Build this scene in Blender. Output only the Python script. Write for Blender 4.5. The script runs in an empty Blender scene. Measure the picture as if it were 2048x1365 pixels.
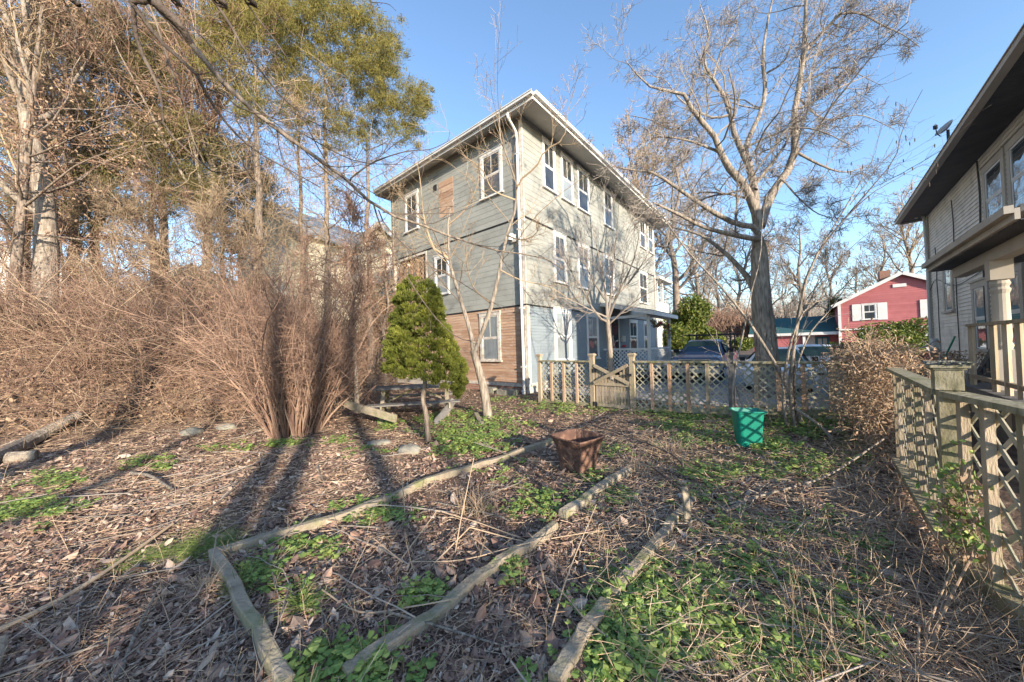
import bpy, math, random
import numpy as np
from mathutils import Matrix, Vector
rnd = random.Random(7); RS = np.random.RandomState(11)
SC = bpy.context.scene
# ------------------------------------------------------------------ camera
F = 667.0; CX, CY = 1024.0, 682.5; PITCH = math.radians(1.04); ROLL = math.radians(-1.6); EYE = 1.6
RM = Matrix.Rotation(math.pi/2+PITCH, 3, 'X') @ Matrix.Rotation(ROLL, 3, 'Z')
cd = bpy.data.cameras.new('camera'); cam = bpy.data.objects.new('camera', cd); SC.collection.objects.link(cam)
cd.sensor_width = 36; cd.lens = 36*F/2048; cd.clip_start = .05; cd.clip_end = 2000
cam.matrix_world = Matrix.Translation((0, 0, EYE)) @ RM.to_4x4()
SC.camera = cam
# ------------------------------------------------------------------ light
SUN_AZ = (0.479, -0.878); SUN_EL = math.radians(15)
wd = bpy.data.worlds.new('World'); SC.world = wd; wd.use_nodes = True
nt = wd.node_tree; bg = nt.nodes['Background']; sky = nt.nodes.new('ShaderNodeTexSky')
sky.sky_type = 'NISHITA'; sky.sun_disc = False; sky.sun_elevation = SUN_EL
sky.sun_rotation = math.atan2(SUN_AZ[0], SUN_AZ[1]); sky.air_density = 1.0; sky.dust_density = .3; sky.ozone_density = 2.6
nt.links.new(sky.outputs[0], bg.inputs[0]); bg.inputs[1].default_value = 0.128
sl = bpy.data.lights.new('sun', 'SUN'); sl.energy = 3.3; sl.angle = math.radians(.8); sl.color = (1, .87, .7)
so = bpy.data.objects.new('sun', sl); SC.collection.objects.link(so)
_c = math.cos(SUN_EL); so.rotation_euler = Vector((SUN_AZ[0]*_c, SUN_AZ[1]*_c, math.sin(SUN_EL))).to_track_quat('Z', 'Y').to_euler()
SC.view_settings.view_transform = 'Standard'; SC.view_settings.look = 'None'; SC.view_settings.gamma = 1
SC.view_settings.exposure = 1.7
SC.render.engine = 'CYCLES'
# ------------------------------------------------------------------ projection helpers (photo pixels -> places)
RN = np.array(RM); CAM = np.array([0, 0, EYE])
def ray(u, v): return RN @ np.array([(u-CX)/F, -(v-CY)/F, -1.])
def at(u, v, d):
    r = ray(u, v); return CAM + r*(d/r[1])
# ------------------------------------------------------------------ terrain
_g = np.random.RandomState(3).rand(64, 64)
def vnoise(x, y, s):
    x = np.asarray(x, float)*s; y = np.asarray(y, float)*s
    xi = np.floor(x).astype(int); yi = np.floor(y).astype(int); fx = x-xi; fy = y-yi
    fx = fx*fx*(3-2*fx); fy = fy*fy*(3-2*fy); g = lambda a, b: _g[a % 64, b % 64]
    return (g(xi, yi)*(1-fx)+g(xi+1, yi)*fx)*(1-fy)+(g(xi, yi+1)*(1-fx)+g(xi+1, yi+1)*fx)*fy-.5
BANK = np.array([(-40, -8), (-14, 3), (-9.8, 6.3), (-7.4, 8.2), (-6.5, 10.5), (-6.9, 17), (-7.5, 60)], float)
def bankd(x, y):
    x = np.asarray(x, float); y = np.asarray(y, float); best = np.full(x.shape, 1e9); sg = np.ones(x.shape)
    for a, b in zip(BANK[:-1], BANK[1:]):
        d = b-a; L2 = d@d; t = np.clip(((x-a[0])*d[0]+(y-a[1])*d[1])/L2, 0, 1)
        px = x-a[0]-t*d[0]; py = y-a[1]-t*d[1]; q = np.hypot(px, py); s = np.sign(d[0]*py-d[1]*px)
        m = q < best-1e-9; best = np.where(m, q, best); sg = np.where(m, s, sg)
    return best*sg
def hz(x, y):
    x = np.asarray(x, float); y = np.asarray(y, float)
    b = bankd(x, y)+vnoise(x, y, .5)*.8
    h = np.interp(b, [-.4, .3, 1.6, 4, 8, 14, 60], [0, .22, 1.15, 2.4, 3.3, 4.3, 4.6])
    near = np.clip(1-np.hypot(x, y-3)/26, 0, 1)
    h = h+(vnoise(x, y, .6)*.07+vnoise(x, y, 2.1)*.05+vnoise(x, y, 6)*.025)*near
    h = h+.16*np.exp(-((x-6)**2+(y-6)**2)/3)
    h = h-.25*np.clip((y+.77*x-14.6)/4, 0, 1)*(b < -1)
    return h
def hz1(x, y): return float(hz(np.array([x]), np.array([y]))[0])
def gp(u, v, up=0.0):
    r = ray(u, v); ds = np.concatenate([np.arange(.7, 20, .02), np.arange(20, 90, .2)])
    P = CAM[None]+r[None]*(ds/r[1])[:, None]; below = P[:, 2] < hz(P[:, 0], P[:, 1])
    i = int(np.argmax(below)) if below.any() else len(ds)-1
    p = P[i].copy(); p[2] = hz1(p[0], p[1])+up; return p
# ------------------------------------------------------------------ scene graph helpers
def tag(o, label=None, cat=None, group=None, kind=None):
    if label: o['label'] = label
    if cat: o['category'] = cat
    if group: o['group'] = group
    if kind: o['kind'] = kind
    return o
def thing(name, label, cat, loc=(0, 0, 0), group=None):
    o = bpy.data.objects.new(name, None); o.empty_display_size = .2; SC.collection.objects.link(o)
    o.location = [float(c) for c in loc]; return tag(o, label, cat, group)
def wloc(o):
    p = np.zeros(3)
    while o is not None: p = p+np.array(o.location); o = o.parent
    return p
def copytree(o, parent=None):
    c = o.copy(); SC.collection.objects.link(c); c.parent = parent
    for ch in list(o.children): copytree(ch, c)
    return c
class MB:
    def __init__(s): s.V = []; s.F3 = []; s.F4 = []; s.r3 = []; s.r4 = []; s.n = 0
    def add(s, V, Fc, r=None):
        V = np.asarray(V, float).reshape(-1, 3); Fc = np.asarray(Fc, np.int64)
        s.V.append(V); k = Fc.shape[1]; f = Fc+s.n; s.n += len(V)
        r = np.full(len(Fc), rnd.random()) if r is None else np.broadcast_to(np.asarray(r, float), (len(Fc),))
        (s.F3 if k == 3 else s.F4).append(f); (s.r3 if k == 3 else s.r4).append(r)
    def hexa(s, c, r=None):   # 8 corners: bottom ring 0-3, top ring 4-7
        s.add(c, [(0, 3, 2, 1), (4, 5, 6, 7), (0, 1, 5, 4), (1, 2, 6, 5), (2, 3, 7, 6), (3, 0, 4, 7)], r)
    def box(s, c, d, rz=0, r=None):
        x, y, z = np.array(d)/2; q = np.array([(-x, -y, -z), (x, -y, -z), (x, y, -z), (-x, y, -z), (-x, -y, z), (x, -y, z), (x, y, z), (-x, y, z)])
        a, b = math.cos(rz), math.sin(rz); q = np.c_[q[:, 0]*a-q[:, 1]*b, q[:, 0]*b+q[:, 1]*a, q[:, 2]]; s.hexa(q+np.array(c), r)
    def beam(s, p, q, w, h, r=None, up=(0, 0, 1)):
        p = np.array(p, float); q = np.array(q, float); t = q-p; t /= np.linalg.norm(t); up = np.array(up, float)
        sd = np.cross(t, up); sd /= np.linalg.norm(sd)+1e-9; u2 = np.cross(sd, t); a = sd*w/2; b = u2*h/2
        s.hexa([p-a-b, p+a-b, q+a-b, q-a-b, p-a+b, p+a+b, q+a+b, q-a+b], r)
    def tubes(s, P, R, sides=3, r=None, cap=False, lump=0):
        P = np.asarray(P, float); R = np.asarray(R, float); N, K, _ = P.shape
        T = np.gradient(P, axis=1); T /= np.linalg.norm(T, axis=2, keepdims=True)+1e-9
        ref = np.where(np.abs((P[:, -1]-P[:, 0])[:, 2:3]) > .7*np.linalg.norm(P[:, -1]-P[:, 0], axis=1, keepdims=True), np.array([[1., 0, 0]]), np.array([[0, 0, 1.]]))
        A = np.cross(T, ref[:, None, :]); A /= np.linalg.norm(A, axis=2, keepdims=True)+1e-9; B = np.cross(T, A)
        th = np.arange(sides)*2*math.pi/sides
        Rr = R[:, :, None]*np.ones(sides)
        if lump: Rr = Rr*(1+lump*RS.uniform(-1, 1, (N, K, sides)))
        V = P[:, :, None, :]+Rr[..., None]*(A[:, :, None, :]*np.cos(th)[:, None]+B[:, :, None, :]*np.sin(th)[:, None])
        idx = (np.arange(N)[:, None, None]*K*sides+np.arange(K-1)[None, :, None]*sides)
        a = np.arange(sides); b = (a+1) % sides
        f = np.stack([idx+a, idx+b, idx+sides+b, idx+sides+a], -1).reshape(-1, 4)
        rr = RS.rand(N) if r is None else np.broadcast_to(np.asarray(r, float), (N,))
        s.add(V.reshape(-1, 3), f, np.repeat(rr, (K-1)*sides))
        if cap:
            for i in range(N):
                for k in (0, K-1):
                    c = P[i, k]; ring = V[i, k]; s.add(np.vstack([ring, c[None]]), [(j, (j+1) % sides, sides) if k else ((j+1) % sides, j, sides) for j in range(sides)], rr[i])
    def tube(s, pts, r0, r1=None, sides=8, sm=4, cap=True, r=None, lump=0):
        pts = smooth(np.array(pts, float), sm); K = len(pts); R = np.linspace(r0, r0 if r1 is None else r1, K)
        s.tubes(pts[None], R[None], sides, r=r, cap=cap, lump=lump)
    def cards(s, C, U, W, r=None):   # quads: centre, half vector along, half vector across
        V = np.stack([C-U-W, C+U-W, C+U+W, C-U+W], 1); n = len(C)
        s.add(V.reshape(-1, 3), np.arange(4*n).reshape(n, 4), RS.rand(n) if r is None else r)
    def leaves(s, C, U, W, bend=None, r=None):   # 6-gon-ish leaf as two quads folded along midrib
        n = len(C); N = np.cross(U, W); N /= np.linalg.norm(N, axis=1, keepdims=True)+1e-9
        fold = np.linalg.norm(W, axis=1, keepdims=True)*.45*N
        a = C-U; b = C+U; m1 = C-U*.35+W+fold; m2 = C+U*.4+W*.8+fold*.8; n1 = C-U*.35-W+fold; n2 = C+U*.4-W*.8+fold*.8
        V = np.stack([a, m1, m2, b, n2, n1], 1); i = np.arange(n)[:, None]*6
        f = np.concatenate([i+np.array([[0, 3, 2, 1]]), i+np.array([[0, 5, 4, 3]])]); rr = RS.rand(n) if r is None else np.asarray(r)
        s.add(V.reshape(-1, 3), f, np.tile(rr, 2))
    def build(s, name, mat, parent=None, loc=None, smooth=False):
        V = np.vstack(s.V); me = bpy.data.meshes.new(name)
        if parent is not None: org = wloc(parent); loc = np.zeros(3)
        else:
            org = np.array(loc if loc is not None else (V[:, 0].mean(), V[:, 1].mean(), V[:, 2].min()), float); loc = org
        V = V-org; F3 = np.vstack(s.F3) if s.F3 else np.zeros((0, 3), int); F4 = np.vstack(s.F4) if s.F4 else np.zeros((0, 4), int)
        me.vertices.add(len(V)); me.vertices.foreach_set('co', V.astype(np.float32).ravel())
        nl = F3.size+F4.size; nf = len(F3)+len(F4); me.loops.add(nl); me.polygons.add(nf)
        me.loops.foreach_set('vertex_index', np.concatenate([F3.ravel(), F4.ravel()]).astype(np.int32))
        st = np.concatenate([np.arange(len(F3))*3, F3.size+np.arange(len(F4))*4]).astype(np.int32)
        me.polygons.foreach_set('loop_start', st)
        me.polygons.foreach_set('use_smooth', np.full(nf, smooth)); me.update(calc_edges=True)
        at_ = me.attributes.new('tint', 'FLOAT', 'FACE'); at_.data.foreach_set('value', np.concatenate(s.r3+s.r4).astype(np.float32))
        me.materials.append(mat); o = bpy.data.objects.new(name, me); SC.collection.objects.link(o)
        o.location = [float(c) for c in loc]; o.parent = parent; return o
def smooth(p, m):
    if m <= 1 or len(p) < 3: 
        return p
    q = np.vstack([2*p[0]-p[1], p, 2*p[-1]-p[-2]]); out = []
    for i in range(1, len(q)-2):
        for t in np.arange(m)/m:
            out.append(.5*((2*q[i])+(-q[i-1]+q[i+1])*t+(2*q[i-1]-5*q[i]+4*q[i+1]-q[i+2])*t*t+(-q[i-1]+3*q[i]-3*q[i+1]+q[i+2])*t**3))
    out.append(q[-2]); return np.array(out)
def resample(p, K):
    p = np.asarray(p, float); L = np.r_[0, np.cumsum(np.linalg.norm(np.diff(p, axis=0), axis=1))]; t = np.linspace(0, L[-1], K)
    return np.stack([np.interp(t, L, p[:, i]) for i in range(3)], 1)
def kids(P, R, m, t0=.25, t1=1., ang=45, asd=12, lr=.55, rr=.5, wig=.12, up=.15, K=5, lvar=.35, minL=0, endthin=.25, absL=None):
    """grow m child branches from every parent polyline (N,K,3)"""
    N, KP, _ = P.shape; t = RS.uniform(t0, t1, (N, m)); x = t*(KP-1); i = np.minimum(x.astype(int), KP-2); f = (x-i)[..., None]
    n = np.arange(N)[:, None]; p0 = P[n, i]*(1-f)+P[n, i+1]*f; tg = P[n, i+1]-P[n, i]; tg /= np.linalg.norm(tg, axis=2, keepdims=True)+1e-9
    r0 = (R[n, i]*(1-f[..., 0])+R[n, i+1]*f[..., 0])*rr
    L = np.linalg.norm(np.diff(P, axis=1), axis=2).sum(1)[:, None]*lr*(1-.45*t)*RS.uniform(1-lvar, 1+lvar, (N, m))
    if absL: L = absL*RS.uniform(1-lvar, 1+lvar, (N, m))
    L = np.maximum(L, minL); rv = RS.normal(size=(N, m, 3)); pr = np.cross(tg, rv); pr /= np.linalg.norm(pr, axis=2, keepdims=True)+1e-9
    a = np.radians(RS.normal(ang, asd, (N, m)))[..., None]; d = tg*np.cos(a)+pr*np.sin(a)
    M = N*m; d = d.reshape(M, 3); p = p0.reshape(M, 3); L = L.reshape(M, 1); out = [p]; sl_ = L/(K-1)
    for k in range(K-1):
        d = d+RS.normal(size=(M, 3))*wig; d[:, 2] += up; d /= np.linalg.norm(d, axis=1, keepdims=True); p = p+d*sl_; out.append(p)
    Q = np.stack(out, 1); RR = r0.reshape(M, 1)*np.linspace(1, endthin, K)[None]
    return Q, RR
# ------------------------------------------------------------------ materials
def mat(name, cols, scale=4, rough=.8, bump=0, stretch=(1, 1, 1), tint=0, spec=.3, det=6, metallic=0, contrast=1, bscale=None, trans=0, dirt=None):
    """cols: list of colours mixed by noise; tint: how far the per-face tint shifts the lookup"""
    m = bpy.data.materials.new(name); m.use_nodes = True; n = m.node_tree.nodes; l = m.node_tree.links; b = n['Principled BSDF']
    tc = n.new('ShaderNodeTexCoord'); mp = n.new('ShaderNodeMapping'); mp.inputs['Scale'].default_value = stretch; l.new(tc.outputs['Object'], mp.inputs[0])
    no = n.new('ShaderNodeTexNoise'); no.inputs['Scale'].default_value = scale; no.inputs['Detail'].default_value = det; l.new(mp.outputs[0], no.inputs['Vector'])
    mr = n.new('ShaderNodeMapRange'); mr.inputs[1].default_value = .5-.25/contrast; mr.inputs[2].default_value = .5+.25/contrast; l.new(no.outputs[0], mr.inputs[0])
    fac = mr.outputs[0]
    if tint:
        a = n.new('ShaderNodeAttribute'); a.attribute_name = 'tint'; mx = n.new('ShaderNodeMix'); mx.inputs[0].default_value = tint
        l.new(fac, mx.inputs[2]); l.new(a.outputs['Fac'], mx.inputs[3]); fac = mx.outputs[0]
    cr = n.new('ShaderNodeValToRGB'); e = cr.color_ramp.elements
    while len(e) < len(cols): e.new(.5)
    for i, c in enumerate(cols): e[i].position = i/max(1, len(cols)-1); e[i].color = (*c, 1)
    l.new(fac, cr.inputs[0]); out = cr.outputs[0]
    if dirt:
        dc, ds, da = dirt; n2 = n.new('ShaderNodeTexNoise'); n2.inputs['Scale'].default_value = ds; n2.inputs['Detail'].default_value = 8; l.new(mp.outputs[0], n2.inputs['Vector'])
        m2 = n.new('ShaderNodeMapRange'); m2.inputs[1].default_value = .5; m2.inputs[2].default_value = .68; m2.inputs[4].default_value = da; l.new(n2.outputs[0], m2.inputs[0])
        x = n.new('ShaderNodeMix'); x.data_type = 'RGBA'; l.new(m2.outputs[0], x.inputs[0]); l.new(out, x.inputs[6]); x.inputs[7].default_value = (*dc, 1); out = x.outputs[2]
    l.new(out, b.inputs['Base Color']); b.inputs['Roughness'].default_value = rough; b.inputs['Specular IOR Level'].default_value = spec; b.inputs['Metallic'].default_value = metallic
    if bump:
        nb = n.new('ShaderNodeTexNoise'); nb.inputs['Scale'].default_value = bscale or scale*3; nb.inputs['Detail'].default_value = 6; l.new(mp.outputs[0], nb.inputs['Vector'])
        bp = n.new('ShaderNodeBump'); bp.inputs['Strength'].default_value = bump; bp.inputs['Distance'].default_value = .03; l.new(nb.outputs[0], bp.inputs['Height']); l.new(bp.outputs[0], b.inputs['Normal'])
    if trans:
        tr = n.new('ShaderNodeBsdfTranslucent'); l.new(out, tr.inputs[0]); ms = n.new('ShaderNodeMixShader'); ms.inputs[0].default_value = trans
        l.new(b.outputs[0], ms.inputs[1]); l.new(tr.outputs[0], ms.inputs[2]); l.new(ms.outputs[0], n['Material Output'].inputs[0])
    return m
def glassmat(name, refl=.25, tintc=(.8, .85, .9)):
    m = bpy.data.materials.new(name); m.use_nodes = True; n = m.node_tree.nodes; l = m.node_tree.links; n.remove(n['Principled BSDF'])
    t = n.new('ShaderNodeBsdfTransparent'); t.inputs[0].default_value = (*tintc, 1); g = n.new('ShaderNodeBsdfGlossy'); g.inputs['Roughness'].default_value = .02
    lw = n.new('ShaderNodeLayerWeight'); lw.inputs[0].default_value = .5; fr = n.new('ShaderNodeMath'); fr.operation = 'POWER'; fr.inputs[1].default_value = 4.5; l.new(lw.outputs['Facing'], fr.inputs[0]); mr = n.new('ShaderNodeMapRange'); mr.inputs[3].default_value = refl; l.new(fr.outputs[0], mr.inputs[0])
    no = n.new('ShaderNodeTexNoise'); no.inputs['Scale'].default_value = 1.3; tc = n.new('ShaderNodeTexCoord'); l.new(tc.outputs['Object'], no.inputs['Vector'])
    bp = n.new('ShaderNodeBump'); bp.inputs['Strength'].default_value = .06; bp.inputs['Distance'].default_value = .2; l.new(no.outputs[0], bp.inputs['Height']); l.new(bp.outputs[0], g.inputs['Normal'])
    ms = n.new('ShaderNodeMixShader'); l.new(mr.outputs[0], ms.inputs[0]); l.new(t.outputs[0], ms.inputs[1]); l.new(g.outputs[0], ms.inputs[2]); l.new(ms.outputs[0], n['Material Output'].inputs[0])
    return m
M = {}
M['soil'] = mat('soil', [(.05, .034, .026), (.13, .085, .06), (.26, .18, .12)], 5, .95, .6, det=12, contrast=1.3, bscale=40)
M['asphalt'] = mat('asphalt', [(.22, .22, .23), (.32, .31, .31)], 3, .9, .2, bscale=60)
M['farground'] = mat('farground', [(.12, .1, .05), (.25, .19, .11), (.1, .12, .05)], .4, .95, .4)
M['litter'] = mat('litter', [(.07, .045, .04), (.19, .115, .09), (.3, .185, .135), (.4, .28, .2), (.56, .46, .37)], 30, .75, 0, tint=.85, spec=.3)
M['straw'] = mat('straw', [(.26, .17, .12), (.46, .33, .22), (.66, .52, .38)], 10, .8, 0, tint=.8)
M['green'] = mat('green', [(.08, .15, .035), (.2, .3, .075), (.46, .5, .14)], 14, .5, 0, tint=.75, spec=.4, trans=.25)
M['grass'] = mat('grass', [(.09, .14, .04), (.2, .27, .07), (.36, .36, .14)], 14, .5, 0, tint=.75, trans=.2)
M['bark'] = mat('bark', [(.07, .055, .045), (.21, .165, .13), (.33, .27, .21)], 26, .9, 1, (1, 1, .16), tint=.12, bscale=34, contrast=1.3)
M['barkpale'] = mat('barkpale', [(.1, .085, .068), (.27, .225, .18), (.39, .335, .275)], 24, .9, 1, (1, 1, .16), tint=.1, bscale=34, dirt=((.12, .1, .08), 9, .5), contrast=1.3)
M['barkdark'] = mat('barkdark', [(.05, .037, .03), (.11, .085, .07), (.19, .15, .11)], 12, .85, .8, (1, 1, .5), tint=.2)
M['twig'] = mat('twig', [(.14, .1, .065), (.3, .22, .145), (.45, .34, .22)], 6, .85, 0, tint=.8)
M['twigred'] = mat('twigred', [(.1, .055, .042), (.225, .14, .1), (.37, .255, .185)], 6, .85, 0, tint=.8)
M['twigpale'] = mat('twigpale', [(.13, .11, .092), (.25, .212, .18), (.36, .312, .27)], 6, .85, 0, tint=.8)
M['cane'] = mat('cane', [(.14, .095, .065), (.3, .215, .145), (.46, .35, .24)], 8, .8, 0, tint=.75)
M['cypress'] = mat('cypress', [(.06, .058, .018), (.18, .16, .042), (.34, .275, .08)], 2, .7, 0, tint=.55, trans=.25)
M['conedark'] = mat('conedark', [(.035, .05, .012), (.15, .17, .028), (.34, .33, .06)], 5, .7, 0, tint=.6, trans=.2)
M['sprucedark'] = mat('sprucedark', [(.055, .05, .028), (.14, .12, .045), (.29, .235, .085)], 2, .7, 0, tint=.6, trans=.15)
M['deadleaf'] = mat('deadleaf', [(.16, .1, .07), (.34, .22, .14), (.5, .37, .25)], 8, .75, 0, tint=.8, trans=.25)
M['rhodo'] = mat('rhodo', [(.03, .06, .012), (.1, .14, .025), (.26, .24, .05)], 3, .5, 0, tint=.6, trans=.2)
M['greenwall'] = mat('greenwall', [(.225, .23, .21), (.28, .284, .26), (.325, .328, .3)], 1.3, .85, .3, tint=.35, det=12, dirt=((.19, .185, .165), 1.6, .55), bscale=30)
M['brownwall'] = mat('brownwall', [(.26, .15, .098), (.4, .25, .165), (.5, .36, .26)], 3, .85, .35, (.4, .4, 2.5), tint=.45, det=10, dirt=((.42, .37, .31), 9, .6), bscale=30)
M['bluewall'] = mat('bluewall', [(.17, .205, .23), (.22, .255, .28)], 2, .75, .15, tint=.3)
M['taupe'] = mat('taupe', [(.5, .46, .41), (.64, .59, .52), (.7, .65, .58)], 1.6, .75, .15, tint=.35, dirt=((.28, .27, .22), 3, .35))
M['taupetrim'] = mat('taupetrim', [(.34, .3, .25), (.43, .38, .32)], 2, .7, .1)
M['redwall'] = mat('redwall', [(.31, .095, .1), (.42, .14, .145)], 2, .8, .2, tint=.4)
M['yellowwall'] = mat('yellowwall', [(.7, .64, .48), (.78, .72, .56)], 2, .8, .1, tint=.2)
M['whitewall'] = mat('whitewall', [(.44, .44, .42), (.56, .55, .53)], 2, .7, .1, tint=.2)
M['white'] = mat('white', [(.52, .51, .49), (.66, .65, .63)], 3, .6, .1, dirt=((.5, .47, .42), 6, .35))
M['oldwhite'] = mat('oldwhite', [(.42, .38, .32), (.62, .58, .52)], 6, .8, .3, dirt=((.3, .2, .14), 10, .6))
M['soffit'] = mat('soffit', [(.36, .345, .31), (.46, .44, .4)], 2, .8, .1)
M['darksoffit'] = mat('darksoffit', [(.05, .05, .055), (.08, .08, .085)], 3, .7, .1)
M['roof'] = mat('roof', [(.1, .1, .1), (.18, .17, .16)], 8, .95, .4)
M['tealroof'] = mat('tealroof', [(.02, .07, .08), (.035, .1, .11)], 8, .9, .3)
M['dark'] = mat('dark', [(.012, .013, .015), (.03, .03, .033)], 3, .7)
M['curtain'] = mat('curtain', [(.3, .3, .28), (.5, .49, .45)], 5, .9, .2, (8, 8, .3))
M['screen'] = mat('screen', [(.13, .12, .11), (.2, .18, .165)], 2, .8, .1)
M['room'] = mat('room', [(.025, .028, .03), (.1, .095, .08)], 1.2, .8)
M['glass'] = glassmat('glass', .1); M['carglass'] = glassmat('carglass', .03, (.6, .7, .68))
M['stone'] = mat('stone', [(.1, .095, .08), (.24, .225, .19), (.36, .335, .29)], 5, .95, .7, dirt=((.14, .17, .07), 4, .6))
M['brick'] = mat('brick', [(.24, .12, .085), (.34, .2, .15)], 5, .9, .4, tint=.6)
M['mortar'] = mat('mortar', [(.4, .37, .32), (.5, .46, .41)], 8, .95, .3)
M['fence'] = mat('fence', [(.2, .16, .11), (.34, .27, .19), (.44, .36, .27)], 5, .85, .4, (3, 3, .5), tint=.5, dirt=((.15, .16, .07), 3, .45), bscale=30)
M['lattice'] = mat('lattice', [(.24, .22, .16), (.36, .33, .25), (.42, .39, .31)], 6, .85, .3, tint=.5, dirt=((.17, .19, .08), 2.5, .45))
M['mossrail'] = mat('mossrail', [(.15, .135, .08), (.25, .22, .14), (.35, .31, .22)], 9, .9, .25, (2, 2, 1), contrast=1.3, dirt=((.13, .14, .05), 2, .6))
M['cedar'] = mat('cedar', [(.3, .19, .12), (.4, .26, .17), (.46, .34, .25)], 4, .85, .4, (3, 3, .4), tint=.5, bscale=30)
M['timber'] = mat('timber', [(.17, .14, .1), (.3, .25, .185), (.42, .36, .28)], 8, .85, .5, tint=.3, dirt=((.17, .19, .06), 5, .6), bscale=40)
M['greytimber'] = mat('greytimber', [(.09, .085, .08), (.19, .175, .16)], 9, .85, .5, tint=.4, bscale=30)
M['rust'] = mat('rust', [(.06, .035, .028), (.115, .062, .046), (.18, .1, .07)], 6, .85, .5, dirt=((.3, .18, .12), 12, .5), bscale=30)
M['binteal'] = mat('binteal', [(0, .17, .115), (.005, .22, .15)], 3, .4, .05, spec=.5)
M['metalgrey'] = mat('metalgrey', [(.35, .36, .37), (.45, .46, .46)], 4, .45, .1, metallic=.3)
M['blackmetal'] = mat('blackmetal', [(.015, .015, .018), (.03, .03, .035)], 4, .45, .1)
M['carreflection'] = mat('carreflection', [(.03, .05, .05), (.14, .17, .12), (.34, .34, .2)], 1.8, .6, contrast=1.3)  # yellow-green reflections painted into the backing behind the car glass
M['tyre'] = mat('tyre', [(.02, .02, .02), (.04, .04, .04)], 9, .9)
M['navy'] = mat('navy', [(.05, .075, .14), (.08, .11, .18)], 2, .15, 0, spec=.8)
M['silver'] = mat('silver', [(.55, .57, .6), (.62, .64, .67)], 2, .25, 0, spec=.7, metallic=.2)
M['chrome'] = mat('chrome', [(.6, .6, .62), (.7, .7, .72)], 2, .2, 0, metallic=.9)
M['redlamp'] = mat('redlamp', [(.5, .02, .02), (.6, .04, .03)], 2, .3)
M['tealdoor'] = mat('tealdoor', [(.03, .11, .15), (.05, .14, .19)], 2, .5)
M['greenpole'] = mat('greenpole', [(.01, .16, .1), (.02, .2, .13)], 3, .5)
M['redflower'] = mat('redflower', [(.45, .02, .04), (.6, .06, .08)], 5, .7, tint=.5)
M['wire'] = mat('wire', [(.05, .05, .05), (.09, .09, .09)], 3, .7)
M['stem'] = mat('stem', [(.36, .25, .16), (.56, .43, .3)], 9, .8, .1, tint=.4)
M['whitebag'] = mat('whitebag', [(.6, .62, .65), (.75, .76, .78)], 5, .6, .5)
# ------------------------------------------------------------------ ground
def grid_axis(lo, hi, fine, a, b):
    core = np.arange(a, b+1e-6, fine); out = [core]
    x = b; st = fine; up = []
    while x < hi: st *= 1.16; x += st; up.append(x)
    x = a; st = fine; dn = []
    while x > lo: st *= 1.16; x -= st; dn.append(x)
    return np.concatenate([np.array(dn[::-1]), core, np.array(up)])
gx = grid_axis(-900, 900, .09, -10, 7); gy = grid_axis(-400, 1200, .09, .5, 12)
XX, YY = np.meshgrid(gx, gy, indexing='ij'); ZZ = hz(XX, YY); nx, ny = XX.shape
g = MB(); ii = np.arange(nx-1)[:, None]*ny+np.arange(ny-1)[None]; ii = ii.ravel()
g.add(np.c_[XX.ravel(), YY.ravel(), ZZ.ravel()], np.stack([ii, ii+ny, ii+ny+1, ii+1], 1), .5)
tag(g.build('ground', M['soil'], loc=(0, 0, 0), smooth=True), kind='structure')
# house frames: corner P, direction d along wall, outward normal n
class W:
    def __init__(s, P, d, n): s.P = np.array(P, float); s.d = np.array(d, float); s.n = np.array(n, float)
    def p(s, t, z, o=0): q = s.P+s.d*t+s.n*o; return np.array([q[0], q[1], z])
    def box(s, mb, t0, t1, z0, z1, o0, o1, r=None):
        mb.hexa([s.p(t0, z0, o0), s.p(t1, z0, o0), s.p(t1, z0, o1), s.p(t0, z0, o1), s.p(t0, z1, o0), s.p(t1, z1, o0), s.p(t1, z1, o1), s.p(t0, z1, o1)], r)
    def quad(s, mb, t0, t1, z0, z1, o, r=None): mb.add([s.p(t0, z0, o), s.p(t1, z0, o), s.p(t1, z1, o), s.p(t0, z1, o)], [(0, 1, 2, 3) if s.d[1]*s.n[0]-s.d[0]*s.n[1] > 0 else (3, 2, 1, 0)], r)
    def boards(s, mb, t0, t1, z0, z1, h=.11, lap=.016, base=.002):
        z = z0
        while z < z1-.005:
            ze = min(z+h, z1); x = t0; cuts = [t0]
            while x < t1: x += rnd.uniform(2, 4.5); cuts.append(min(x, t1))
            for a, b in zip(cuts[:-1], cuts[1:]):
                r = rnd.random(); lo = base+lap+rnd.uniform(-.001, .002)
                mb.add([s.p(a, z, lo), s.p(b-.004, z, lo), s.p(b-.004, ze+.012, base), s.p(a, ze+.012, base), s.p(a, z, base-.01), s.p(b-.004, z, base-.01)], [(0, 1, 2, 3), (4, 5, 1, 0)], r)
            z = ze
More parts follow.
